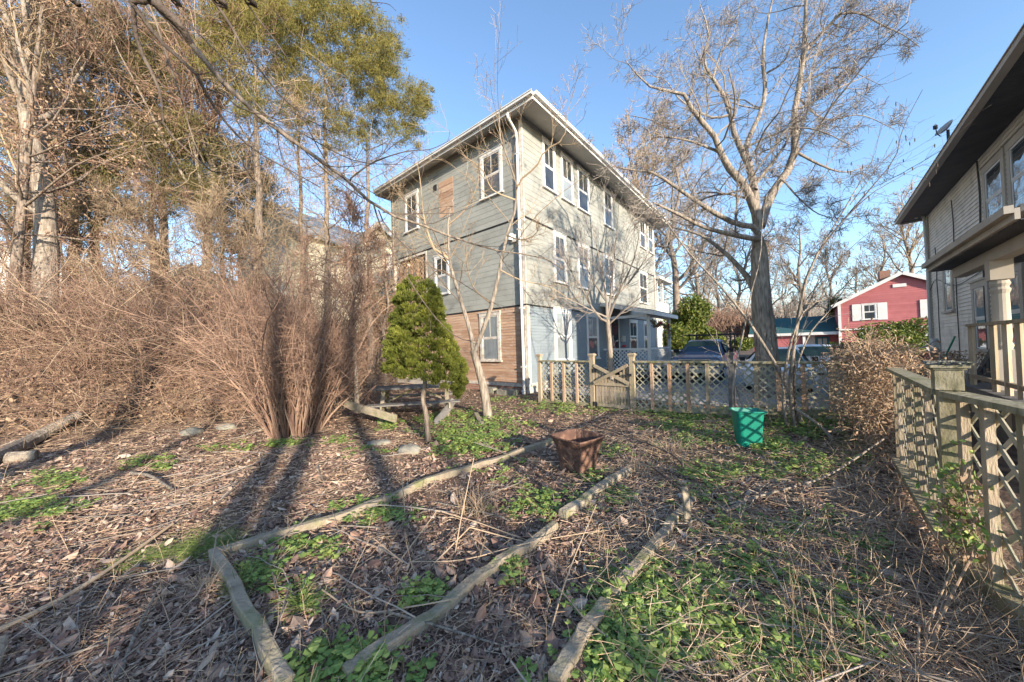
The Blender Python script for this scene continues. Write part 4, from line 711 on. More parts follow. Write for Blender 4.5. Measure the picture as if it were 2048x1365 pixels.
def stick(label, pts, r0, r1, mt='stem', name='fallen_stick', cat='stick', grp=None, sides=7, sm=4):
    m = MB(); m.tube(pts, r0, r1, sides=sides, sm=sm, lump=.08, r=rnd.random()); return tag(m.build(name, M[mt]), label, cat, grp)
stick('long straight pole lying across the leaf litter at the lower left', [gl_(-20, 1285, .03), gl_(170, 1185, .035), gl_(345, 1060, .05)], .017, .012, 'stem')
stick('weathered grey branch lying across the weeds towards the near fence, right of the stake', [gl_(1415, 1028, .03), gl_(1545, 1000, .07), gl_(1660, 975, .14), gl_(1775, 935, .36)], .013, .009, 'barkpale')
stick('short thick pale stick beside the grey branch', [gl_(1448, 1031, .04), gl_(1488, 1018, .05)], .022, .02, 'barkpale')
stick('dark thin branch running from the rusty tub down to the split stake', [gl_(1110, 862, .3), gl_(1230, 890, .2), gl_(1340, 925, .12), gl_(1372, 958, .08)], .008, .014, 'barkdark')
stick('second dark branch crossing in front of the split stake', [gl_(1290, 940, .1), gl_(1350, 985, .08), gl_(1420, 1040, .03)], .009, .013, 'barkdark')
stick('thick fallen log at the foot of the bank on the far left', [gl_(-30, 935, .06), gl_(60, 895, .1), gl_(155, 850, .2)], .12, .09, 'barkpale', 'fallen_log', 'log', sides=12)
stick('pale chunk of log under the long fallen log', [gl_(15, 925, .05), gl_(75, 918, .06)], .1, .085, 'barkpale', 'fallen_log', 'log', sides=12)
stick('forked weathered branch lying on the litter left of the streaks of shade', [gl_(262, 955, .05), gl_(300, 965, .08), gl_(345, 988, .05)], .022, .012, 'barkpale')
BS = 'bent dry stalks over the middle bed'
stick('dry stalk bent to a sharp peak, left of the three in the middle bed', [gl_(677, 1205, 0), gl_(742, 1105, .12), gl_(806, 1133, .03)], .0045, .004, 'stem', grp=BS, sm=1)
stick('dry stalk with the highest bent peak, middle of the three in the middle bed', [gl_(783, 1145, 0), gl_(875, 1050, .13), gl_(960, 1068, .09), gl_(1060, 1093, .03)], .005, .004, 'stem', grp=BS, sm=1)
stick('dry stalk bent to a low peak, right of the three in the middle bed', [gl_(835, 1165, 0), gl_(940, 1080, .1), gl_(1020, 1092, .06), gl_(1085, 1100, .03)], .006, .004, 'stem', grp=BS, sm=1)
stick('thin pale stalk lying level across the middle bed timber', [gl_(818, 1134, .03), gl_(930, 1133, .04), gl_(1060, 1110, .09), gl_(1200, 1082, .08)], .004, .003, 'stem')
stick('sagging pale stalk ending on the lower part of the middle timber', [gl_(645, 1200, .05), gl_(720, 1235, .03), gl_(830, 1236, .06), gl_(918, 1233, .1)], .005, .004, 'stem')
stick('smooth grey branch lying below the middle timber at the bottom', [gl_(775, 1255, .08), gl_(880, 1275, .05), gl_(960, 1290, .03), gl_(1020, 1305, .02)], .007, .004, 'barkpale')
stick('slim branch crossing behind the middle timber below the tub', [gl_(870, 1012, .03), gl_(985, 1042, .05), gl_(1020, 1050, .03)], .007, .006, 'barkpale')
stick('slender pole lying below the tub', [gl_(975, 975, .03), gl_(1050, 985, .04), gl_(1085, 1002, .02)], .009, .007, 'bark')
stick('twisted pale branch lying at the bottom left', [gl_(240, 1365, .02), gl_(275, 1280, .05), gl_(320, 1195, .07)], .009, .006, 'barkpale')
stick('thin bowed twig lying beyond the left corner of the bed', [gl_(545, 1165, .06), gl_(565, 1215, .03), gl_(640, 1235, .03), gl_(652, 1250, .02)], .004, .003, 'barkpale')
stick('orange brown cane slanting up the right hand bed', [gl_(1100, 1275, .02), gl_(1140, 1180, .12), gl_(1195, 1085, .3)], .005, .003, 'cane')
stick('tall tan cane rising in the middle of the beds below the tub', [gl_(910, 1110, 0), gl_(910, 1110, .3)+np.array([.06, .02, 0]), gl_(910, 1110, .72)+np.array([.16, .05, 0])], .006, .003, 'cane')
stick('dry stalk with a ragged seed head standing behind the long timber', [gl_(810, 1035, 0), gl_(808, 1035, .2), gl_(806, 1035, .36)], .004, .006, 'cane')
for (u, v, lab) in ((820, 905, 'rounded grey rock lying before the cone shrub'), (758, 888, 'flat pale rock left of the rounded rock'), (455, 857, 'low block of old stone edging at the foot of the bank'), (385, 868, 'smaller lichen grey stone at the foot of the bank')):
    p = gp(u, v); m = MB(); n1, n2 = 10, 14; sx, sy, sz = (.17, .13, .11) if u > 800 else ((.2, .1, .06) if u > 700 else (.2, .14, .11)); V = []
    for i in range(n1+1):
        for j in range(n2):
            a, b_ = math.pi*i/n1, 2*math.pi*j/n2; d_ = np.array([math.sin(a)*math.cos(b_), math.sin(a)*math.sin(b_), math.cos(a)]); d_ = np.sign(d_)*np.abs(d_)**.75; k_ = 1+.16*float(vnoise(d_[0]*3+u, d_[1]*3+d_[2]*4, 1)*2); V.append(p+d_*np.array([sx, sy, sz])*k_)
    m.add(V, [(i*n2+j, i*n2+(j+1) % n2, (i+1)*n2+(j+1) % n2, (i+1)*n2+j) for i in range(n1) for j in range(n2)], .5); tag(m.build('rock', M['stone'], smooth=True), lab, 'rock', None)
def sheet(name, lab, cat, p, sx, sy, amp, mt, n=12, tiltz=0):
    m = MB(); V = [[p[0]+(i/n-.5)*sx, p[1]+(j/n-.5)*sy, p[2]+.02+abs(float(vnoise(i*.37+p[0], j*.41, 1)))*amp+tiltz*j/n] for i in range(n+1) for j in range(n+1)]
    m.add(V, [(i*(n+1)+j, (i+1)*(n+1)+j, (i+1)*(n+1)+j+1, i*(n+1)+j+1) for i in range(n) for j in range(n)], .5); return tag(m.build(name, M[mt]), lab, cat)
sheet('plastic_sheet', 'crumpled pale plastic sheet lying behind the fountain shrub at its right', 'plastic sheet', gp(655, 800), .5, .35, .14, 'whitebag')
sheet('plant_label', 'tiny white plant label beside the split wooden stake', 'plant label', gp(1362, 1000), .05, .03, .01, 'white', 3, .03)
# ================================================================== TREES AND SHRUBS
def limb(pix, d0, d1=None, K=14, dd=None):
    """a traced limb: photo pixels at a distance running from d0 to d1"""
    n = len(pix); d1 = d0 if d1 is None else d1; dd = dd or [d0+(d1-d0)*i/(n-1) for i in range(n)]
    return resample(smooth(np.array([at(u, v, d) for (u, v), d in zip(pix, dd)]), 4), K)
def add_limbs(m, L, sides=8, lump=.06):
    for p, r0, r1 in L: m.tubes(p[None], np.linspace(r0, r1, len(p))[None], sides, lump=lump, r=rnd.random())
def twiggery(m, P, R, levels, rmin=.0025):
    """levels: list of kids() keyword dicts; returns the last level"""
    for kw in levels:
        kw = dict(kw); par = kw.pop('par', None); P, R = kids(P, R, **kw); R = np.maximum(R, rmin); m.tubes(P, R, 3 if kw.get('K', 5) <= 5 else 4)
    return P, R
def packL(L): return np.stack([p for p, a, b in L]), np.stack([np.linspace(a, b, len(p)) for p, a, b in L])
# ---- the large bare tree on the right
D = 9.3
base = at(1545, 745, D); base[2] = hz1(base[0], base[1]); bt = thing('bare_tree', 'large pale barked bare tree with a wide crown behind the lattice fence', 'tree', base)
tk = [(np.vstack([base-np.array([0, 0, .2]), limb([(1536, 735), (1528, 660), (1522, 590), (1519, 520), (1517, 462)], D, D, 12)]), .34, .2)]
Ls = [([(1517, 480), (1461, 469), (1406, 454), (1355, 428), (1307, 406)], 9.2, 7.8, .09, .03), ([(1518, 470), (1505, 454), (1469, 447), (1414, 417), (1355, 377), (1307, 346), (1271, 342), (1227, 333)], 9.3, 8.2, .1, .018),
      ([(1518, 460), (1513, 428), (1490, 373), (1469, 352), (1443, 311), (1428, 271), (1388, 227), (1370, 190), (1304, 176), (1271, 146), (1250, 120)], 9.3, 8.8, .15, .012), ([(1516, 450), (1507, 366), (1490, 311), (1472, 282), (1454, 205), (1428, 161), (1406, 121), (1418, 70), (1400, 10)], 9.3, 10.4, .13, .015),
      ([(1498, 330), (1490, 293), (1516, 238), (1531, 183), (1525, 121), (1535, 44), (1549, -20), (1555, -90)], 9.8, 10.8, .09, .015), ([(1520, 455), (1524, 440), (1545, 385), (1571, 352), (1593, 286), (1586, 242), (1597, 183), (1606, 110), (1611, 37), (1613, -70)], 9.3, 9.6, .15, .03),
      ([(1603, 125), (1606, 110), (1644, 66), (1677, 29), (1715, -40)], 9.5, 9.0, .07, .02), ([(1670, 40), (1677, 29), (1721, 27), (1765, 51), (1806, 70), (1840, 95)], 9.1, 8.6, .04, .008), ([(1512, 380), (1513, 366), (1545, 326), (1579, 275), (1590, 230)], 9.3, 9.9, .06, .025),
      ([(1490, 300), (1496, 293), (1553, 267), (1590, 256), (1640, 262), (1700, 290)], 9.6, 8.4, .04, .01), ([(1590, 220), (1604, 216), (1644, 194), (1677, 176), (1740, 150)], 9.6, 9.2, .045, .01), ([(1597, 170), (1640, 150), (1681, 135), (1760, 170)], 9.6, 10.2, .04, .008),
      ([(1562, 360), (1571, 366), (1597, 396), (1640, 430), (1700, 440)], 9.3, 8.5, .035, .008), ([(1438, 305), (1428, 300), (1370, 280), (1310, 275), (1265, 300)], 9.1, 9.5, .05, .01), ([(1460, 230), (1420, 235), (1360, 200), (1330, 160), (1290, 150)], 9.8, 10.6, .045, .01),
      ([(1528, 150), (1570, 120), (1590, 60), (1600, 10)], 10.3, 11, .04, .012), ([(1425, 160), (1440, 110), (1470, 60), (1480, 0)], 10.2, 10.8, .04, .012), ([(1515, 600), (1498, 560), (1470, 526), (1440, 498), (1400, 470), (1345, 455)], 9.3, 10.6, .11, .03), ([(1585, 300), (1640, 330), (1690, 345), (1740, 330)], 9.4, 10.4, .05, .008),
      ([(1530, 440), (1500, 400), (1420, 385), (1360, 395), (1280, 430)], 9.4, 10.2, .05, .01), ([(1390, 225), (1350, 260), (1300, 240), (1250, 230)], 9.2, 8.8, .035, .008), ([(1600, 200), (1650, 240), (1720, 230), (1790, 260)], 9.6, 9.2, .035, .008)]
big = [(limb(px, a, b, 14), r0*.82, r1*.8) for px, a, b, r0, r1 in Ls]
m = MB(); m.tubes(tk[0][0][None], np.r_[.36, .29, np.linspace(.265, .2, 9), .15, .03][None], 14, lump=.07); add_limbs(m, [q for q in big if q[1] >= .037], 8); m.build('trunk', M['barkpale'], bt, smooth=True)
m = MB(); add_limbs(m, [q for q in big if q[1] < .037], 6); P, R = packL(big)
P1, R1 = kids(P, R, 10, .15, 1, 58, 14, .4, .42, .24, .07, 7, endthin=.3); R1 = np.clip(R1, .006, .026); m.tubes(P1, R1, 4)
P2, R2 = kids(P1, R1, 9, .1, 1, 58, 15, .42, .5, .28, .06, 6); R2 = np.clip(R2, .004, .01); m.tubes(P2, R2, 3)
P3, R3 = kids(P2, R2, 7, .1, 1, 55, 15, .55, .6, .28, .05, 4, minL=.2); R3 = np.clip(R3, .0038, .006); m.tubes(P3, R3, 3)
P3, R3 = kids(P1, R1, 5, .4, 1, 50, 15, .35, .4, .25, .1, 4, minL=.2); R3 = np.clip(R3, .003, .006); m.tubes(P3, R3, 3)
m.build('crown', M['twigpale'], bt)
# ---- slender two stemmed tree by the green house
D = 7.6; sb = gp(975, 838); st_ = thing('slender_tree', 'slender pale tree forking into two stems before the brown clapboard wall', 'tree', sb)
S_ = [([(977, 842), (968, 780), (955, 730), (946, 700)], 7.6, 7.6, .115, .075), ([(948, 705), (941, 664), (926, 616), (910, 563), (899, 520), (897, 485), (896, 447), (905, 400)], 7.6, 7.9, .06, .012), ([(899, 520), (880, 505), (866, 494), (848, 438), (841, 365), (835, 330)], 7.8, 7.4, .035, .008),
      ([(950, 705), (960, 676), (979, 626), (995, 563), (1004, 516), (1014, 469), (1030, 422), (1034, 372), (1017, 321), (1001, 280), (998, 227), (1008, 180)], 7.6, 7.4, .055, .007), ([(1034, 375), (1050, 350), (1071, 337), (1090, 302), (1127, 277), (1134, 227), (1150, 180)], 7.4, 7.0, .025, .005),
      ([(910, 560), (880, 540), (850, 560), (820, 570)], 7.7, 8.3, .02, .006), ([(1012, 470), (1040, 480), (1070, 470), (1085, 440)], 7.5, 7.1, .018, .005), ([(985, 610), (950, 580), (935, 540), (930, 480)], 7.6, 8.0, .02, .005), ([(896, 450), (930, 420), (955, 370), (960, 320)], 7.9, 8.1, .02, .005), ([(1030, 400), (985, 380), (965, 340), (925, 310)], 7.4, 7.0, .018, .005), ([(848, 440), (815, 410), (790, 380), (770, 350)], 7.5, 7.3, .018, .005),
      ([(1000, 540), (1040, 560), (1100, 575), (1140, 600)], 7.5, 7.9, .016, .005)]
sm_ = [(limb(px, a, b, 12), r0, r1) for px, a, b, r0, r1 in S_]
m = MB(); add_limbs(m, sm_[:2]+sm_[3:4], 10, .05); m.build('trunk', M['barkpale'], st_, smooth=True)
m = MB(); add_limbs(m, sm_[2:3]+sm_[4:], 6); P, R = packL(sm_[1:])
P1, R1 = kids(P, R, 11, .3, 1, 50, 14, .42, .4, .14, .05, 6); R1 = np.clip(R1, .004, .01); m.tubes(P1, R1, 4)
P2, R2 = kids(P1, R1, 6, .2, 1, 48, 15, .5, .6, .16, .04, 5); R2 = np.clip(R2, .0025, .005); m.tubes(P2, R2, 3)
P3, R3 = kids(P2, R2, 2, .2, 1, 45, 15, .5, .6, .16, .03, 4, minL=.1); R3 = np.clip(R3, .002, .003); m.tubes(P3, R3, 3)
m.build('crown', M['twig'], st_)
# ---- small vase shaped tree behind the fence by the porch
D = 11.2; pb = at(1222, 740, D); pb[2] = 0; pt = thing('young_tree', 'small many branched bare tree behind the gate in front of the porch', 'tree', pb)
S_ = [([(1223, 770), (1222, 735), (1219, 690), (1215, 640)], D, D, .1, .075), ([(1216, 645), (1206, 642), (1181, 612), (1166, 580), (1140, 540), (1120, 500)], D, 10.6, .045, .008), ([(1215, 642), (1212, 594), (1205, 550), (1195, 500), (1185, 450)], D, 11.2, .05, .006), ([(1216, 640), (1235, 590), (1260, 540), (1275, 490), (1280, 450)], D, 10.9, .045, .006), ([(1216, 640), (1222, 580), (1228, 520), (1235, 450), (1238, 410)], D, 11.3, .04, .006),
      ([(1213, 600), (1185, 560), (1165, 510), (1160, 460)], D, 11.4, .03, .006), ([(1217, 650), (1250, 620), (1290, 590), (1330, 575)], D, 10.3, .035, .006), ([(1214, 635), (1180, 620), (1140, 600), (1095, 590)], D, 10.4, .03, .006), ([(1222, 600), (1255, 570), (1290, 520), (1310, 480)], D, 11.2, .03, .006)]
sm_ = [(limb(px, a, b, 10), r0, r1) for px, a, b, r0, r1 in S_]; m = MB(); add_limbs(m, sm_[:1], 12); m.build('trunk', M['barkpale'], pt, smooth=True)
m = MB(); add_limbs(m, sm_[1:], 6); P, R = packL(sm_[1:]); P = P[:, ::1]; P1, R1 = kids(P, R, 12, .15, 1, 40, 12, .5, .45, .14, .09, 6); R1 = np.clip(R1, .005, .014); m.tubes(P1, R1, 4)
P2, R2 = kids(P1, R1, 7, .2, 1, 40, 15, .5, .6, .15, .08, 5); R2 = np.clip(R2, .0035, .006); m.tubes(P2, R2, 3); P3, R3 = kids(P2, R2, 2, .2, 1, 40, 15, .5, .6, .15, .05, 4); R3 = np.clip(R3, .003, .004); m.tubes(P3, R3, 3)
m.build('crown', M['twigpale'], pt)
# ---- thin saplings rising from the weeds near the teal bin
for nm, lab, Ls, lv in (
    ('leaning_sapling', 'pale leaning sapling slanting from the weeds up to the left across the big trunk', [([(1612, 868), (1575, 778), (1564, 752), (1505, 655), (1446, 579), (1400, 530), (1370, 497), (1330, 440)], 5.7, 6.6, .034, .01)], 3),
    ('forked_sapling', 'upright pale sapling with several stems right of the teal bin', [([(1590, 858), (1582, 800), (1581, 749), (1593, 661), (1610, 567), (1631, 515), (1700, 400), (1745, 320)], 5.6, 5.2, .032, .005), ([(1575, 850), (1566, 800), (1570, 749), (1584, 676), (1619, 611), (1695, 588)], 5.6, 5.3, .03, .005), ([(1585, 770), (1593, 734), (1622, 664), (1663, 617), (1700, 560)], 5.6, 5.9, .016, .005)], 6),
    ('thin_sapling', 'very thin tall pale sapling behind the teal bin', [([(1466, 815), (1468, 752), (1487, 664), (1502, 588), (1520, 517), (1525, 440), (1535, 380)], 6.2, 6.2, .02, .005), ([(1485, 815), (1464, 752), (1440, 705), (1432, 660)], 6.2, 6.5, .01, .004)], 4),
    ('low_branch', 'pale bare branch slanting down into the dead grass right of the saplings', [([(1558, 793), (1593, 819), (1640, 852), (1678, 893)], 5.8, 5.0, .022, .026)], 3)):
    L_ = [(limb(px, a, b, 12), r0, r1) for px, a, b, r0, r1 in Ls]; o = thing(nm, lab, 'sapling' if 'sap' in nm else 'branch', gp(Ls[0][0][0][0], Ls[0][0][0][1])); m = MB(); add_limbs(m, L_, 8); m.build('trunk' if 'sap' in nm else 'stem', M['barkpale'], o, smooth=True)
    m = MB(); P, R = packL(L_); P1, R1 = kids(P, R, lv, .4, 1, 40, 12, .3, .4, .12, .06, 6); R1 = np.clip(R1, .003, .007); m.tubes(P1, R1, 4); P2, R2 = kids(P1, R1, 3, .3, 1, 45, 12, .4, .6, .12, .03, 4); R2 = np.clip(R2, .002, .003); m.tubes(P2, R2, 3); m.build('crown' if 'sap' in nm else 'twigs', M['twigpale'], o)
# ---- catkin branches from the right hand tree (trunk stands beyond the near fence, right of the frame)
ct = thing('catkin_tree', 'thin dark arching branches with hanging catkins between the saplings and the taupe house eave', 'tree', (4.75, 5.55, 0))
S_ = [([(1600, 590), (1648, 490), (1721, 406), (1772, 370), (1846, 329)], 5.4, 5.0, .009, .003), ([(1640, 500), (1681, 447), (1751, 366), (1791, 315), (1806, 256), (1845, 180)], 5.2, 5.4, .012, .003), ([(1612, 600), (1660, 540), (1720, 480), (1790, 430)], 5.6, 5.2, .007, .003), ([(1700, 410), (1760, 330), (1800, 290)], 5, 5.1, .006, .003), ([(1592, 845), (1588, 740), (1600, 600), (1640, 500)], 5.6, 5.3, .014, .01)]
L_ = [(limb(px, a, b, 12), r0, r1) for px, a, b, r0, r1 in S_]; m = MB(); add_limbs(m, L_, 6); P, R = packL(L_); P1, R1 = kids(P, R, 10, .1, 1, 45, 12, .3, .4, .12, .03, 5); R1 = np.clip(R1, .002, .004); m.tubes(P1, R1, 3); P2, R2 = kids(P1, R1, 4, .1, 1, 45, 12, .5, .6, .12, .0, 4); R2 = np.clip(R2, .0015, .0025); m.tubes(P2, R2, 3); m.build('branches', M['barkdark'], ct)
for e in P2[RS.choice(len(P2), 60, replace=False), -1]: m = MB(); m.tubes((e+np.array([0, 0, -1.])*np.linspace(0, .07, 4)[:, None]*rnd.uniform(.6, 1.2))[None], np.array([[.003, .007, .007, .003]]), 5); m.build('catkin', M['barkdark'], ct)
# ---- overhanging tree close to the camera on the left, its trunk outside the frame
TRK = np.array([-5.2, 1.1]); oh = thing('overhanging_tree', 'dark bare limbs hanging down across the left half of the photograph, trunk outside the frame', 'tree', (*TRK, hz1(*TRK)))
S_ = [([(303, 0), (343, 40), (382, 88), (431, 149), (483, 202), (554, 259), (615, 303), (677, 347), (721, 382), (759, 422), (834, 447), (897, 472), (992, 501), (1055, 510), (1112, 524), (1127, 540)], 2.7, 4.3, .026, .006, 1), ([(262, -40), (268, 0), (269, 26), (268, 53), (281, 101), (308, 154), (324, 198), (324, 240), (343, 272), (387, 312), (422, 343), (466, 347), (515, 333)], 2.5, 3.1, .017, .003, 0),
      ([(250, -40), (272, 26), (299, 53), (334, 97), (382, 136), (404, 167), (413, 189), (439, 229), (475, 272), (527, 312), (584, 343), (640, 375)], 2.5, 3.4, .019, .004, 0), ([(415, -20), (426, 0), (457, 44), (492, 105), (527, 149), (562, 193), (602, 229), (628, 281), (659, 334)], 2.9, 3.4, .014, .004, 0),
      ([(480, -15), (488, 0), (518, 40), (558, 92), (598, 154), (628, 198), (681, 277)], 3.2, 3.6, .007, .003, 0), ([(285, -20), (294, 0), (312, 44), (334, 114), (360, 189), (373, 233), (387, 281), (409, 325)], 3, 3.4, .009, .004, 1), ([(325, -20), (343, 0), (387, 57), (439, 110), (483, 167), (523, 220), (600, 290), (680, 360)], 3.2, 3.9, .008, .003, 1), ([(120, -20), (127, 0), (152, 57), (152, 105)], 2.2, 2.4, .005, .002, 0)]
main = [(limb(px, a, b, 16), r0, r1, c) for px, a, b, r0, r1, c in S_]
sub = [([(700, 362), (703, 356), (747, 325), (813, 303), (861, 299), (900, 281)], 3.6, 3.9, .01, .003), ([(765, 425), (830, 428), (907, 427)], 3.8, 4, .006, .003), ([(747, 408), (758, 444), (780, 492), (802, 532), (824, 569), (857, 618), (885, 651), (916, 676), (945, 683)], 3.7, 4.2, .009, .004), ([(757, 420), (769, 448), (802, 484), (835, 514), (868, 538), (900, 552), (960, 590), (1010, 620)], 3.75, 4.3, .008, .003),
       ([(985, 498), (992, 501), (1023, 548), (1055, 589), (1070, 610)], 4.1, 4.4, .005, .002), ([(324, 240), (294, 250), (285, 272), (292, 308), (319, 352)], 2.8, 3, .006, .003), ([(413, 178), (448, 189), (483, 220), (527, 229), (584, 255), (659, 299), (721, 325), (804, 330)], 2.9, 3.4, .007, .003), ([(584, 224), (637, 250), (677, 266), (725, 250)], 3.2, 3.5, .005, .002), ([(375, 165), (366, 190), (372, 215)], 2.9, 3.0, .004, .003), ([(431, 140), (470, 128), (520, 122), (560, 128)], 2.9, 3.3, .005, .002), ([(554, 259), (560, 300), (585, 350), (640, 400)], 3.2, 3.6, .005, .002)]
subs = [(limb(px, a, b, 16), r0, r1) for px, a, b, r0, r1 in sub]
top = np.array([*TRK, 5.0]); m = MB(); m.tube([(*TRK, hz1(*TRK)-.2), (TRK[0]+.05, TRK[1], 2.2), (TRK[0]-.05, TRK[1]+.05, 4.4), (TRK[0]+.1, TRK[1], 6.6), (TRK[0], TRK[1]+.2, 9)], .2, .1, sides=14, lump=.05)
for p, r0, r1, c in main: q = p[0]; mid = (q+top)/2+np.array([0, 0, .5]); m.tube([top+np.array([0, 0, rnd.uniform(-.6, 1)]), mid, q, p[1]], max(.05, r0*2.2), r0, sides=8)
m.build('trunk', M['barkdark'], oh, smooth=True)
for c, mt_ in ((0, 'barkdark'), (1, 'bark')):
    m = MB(); add_limbs(m, [(p, a, b) for p, a, b, cc in main if cc == c], 8, .05); m.build('limb', M[mt_], oh, smooth=True)
m = MB(); add_limbs(m, subs, 6); P, R = packL([(p, a, b) for p, a, b, c in main]+subs); P1, R1 = kids(P, R, 9, .2, 1, 42, 14, .2, .4, .14, .02, 7); R1 = np.clip(R1, .0024, .0045); m.tubes(P1, R1, 4); P2, R2 = kids(P1, R1, 2, .2, 1, 42, 12, .4, .6, .12, .0, 5); R2 = np.clip(R2, .0012, .002); m.tubes(P2, R2, 3); m.build('twigs', M['barkdark'], oh)
# small dark twigs dipping in at the top centre
m = MB(); L_ = [(limb(px, 2.6, 2.6, 8), .003, .0015) for px in ([(735, -20), (742, 5), (735, 40)], [(742, 5), (775, 8), (792, 22)], [(742, 5), (748, 20), (760, 50)])]; add_limbs(m, L_, 5); tag(m.build('hanging_twigs', M['barkdark']), 'tiny dark twig tips dipping in at the top centre against the sky', 'twigs')
# ---- generic trees
def bare(name, label, loc, h, r, seed, barkm='bark', twm='twig', dens=1., spread=.5, lean=(0, 0), group=None, cat='tree', fork=.35, fine=True, tr=1):
    o = thing(name, label, cat, loc, group); x, y, z = loc; P = []; top = np.array([x+lean[0], y+lean[1], z+h*.95]); b0 = np.array([x, y, z-.3])
    t = np.linspace(0, 1, 9)[:, None]; tp0 = b0*(1-t)+top*t; tp0[1:-1] += RS.normal(0, h*.012, (7, 3))*np.array([1, 1, .3]); tp0 = resample(smooth(tp0, 3), 16)
    R0 = r*np.linspace(1, .18, 16)**1.0; m = MB(); rr0 = R0.copy(); rr0[0] *= 1.35; m.tubes(tp0[None], rr0[None], 10, lump=.08)
    n1 = int(14*dens); P1, R1 = kids(tp0[None], R0[None], n1, fork, .98, 48*spread*2, 12, .42, .55, .12, .12, 9); R1 = np.clip(R1, r*.06, r*.32); m.tubes(P1, R1, 6, lump=.05); m.build('trunk', M[barkm], o, smooth=True)
    m = MB(); P2, R2 = kids(P1, R1, int(9*dens), .15, 1, 45, 14, .5, .5, .14, .09, 6); R2 = np.clip(R2, .008*tr, r*.16); m.tubes(P2, R2, 4)
    P3, R3 = kids(P2, R2, int(7*dens), .15, 1, 42, 14, .5, .5, .15, .06, 5); R3 = np.clip(R3, .006*tr, .02); m.tubes(P3, R3, 3)
    if fine: P4, R4 = kids(P3, R3, 3, .2, 1, 42, 14, .5, .6, .15, .04, 4, minL=.2); R4 = np.clip(R4, .004*tr, .01); m.tubes(P4, R4, 3)
    m.build('crown', M[twm], o); return o
# background bare trees behind the houses: three kinds, copied
BG = 'bare trees in the background'
kinds = [bare('bare_tree', 'x', (0, 0, 0), 14, .3, 1, 'bark', 'twigpale', 1., .55, (.5, .3), BG, tr=2.2), bare('bare_tree', 'x', (0, 0, 0), 12, .24, 2, 'barkpale', 'twigpale', 1., .6, (-.6, .4), BG, tr=2.2, fork=.25), bare('bare_tree', 'x', (0, 0, 0), 15, .28, 3, 'bark', 'twig', 1.1, .45, (.2, .2), BG, tr=2.2, fork=.3)]
spots = [(1352, 29, 0, 1.35, 'thick bare tree right beside the far end of the green house'), (1300, 33, 2, 1.5, 'tall bare tree rising over the middle of the green house roof slope'), (1245, 33, 1, 1.75, 'bare tree showing above the green house eave, farthest left of those'), (1405, 36, 1, 1.35, 'bare tree above the pickup truck rack'), (1440, 42, 2, 1.0, 'bare tree between the pickup truck and the large pale tree'), (1480, 60, 0, 1.4, 'distant bare tree just left of the large pale trunk'),
         (1575, 46, 1, .95, 'bare tree behind the teal roof, right of the large pale trunk'), (1615, 33, 0, .95, 'forking bare tree rising over the teal garage roof'), (1665, 50, 2, 1.1, 'bare tree over the joint of garage and red house'), (1720, 55, 1, 1.25, 'bare tree left behind the red house roof peak'), (1775, 48, 0, 1.2, 'bare tree directly behind the red house chimney'), (1830, 42, 2, 1.25, 'bare tree behind the red house beside the taupe house eave'), (1900, 55, 1, 1.3, 'bare tree hidden low behind the taupe house'), (1540, 70, 2, 1.6, 'faint far bare tree behind the large pale trunk')]
for i, (u, d, k, s, lab) in enumerate(spots):
    o = kinds[k] if k not in [q[2] for q in spots[:i]] else copytree(kinds[k]); p = at(u, 690, d); o.location = (p[0], p[1], hz1(p[0], p[1])-.2); o.rotation_euler = (0, 0, i*1.9); o.scale = (s, s, s); o['label'] = lab
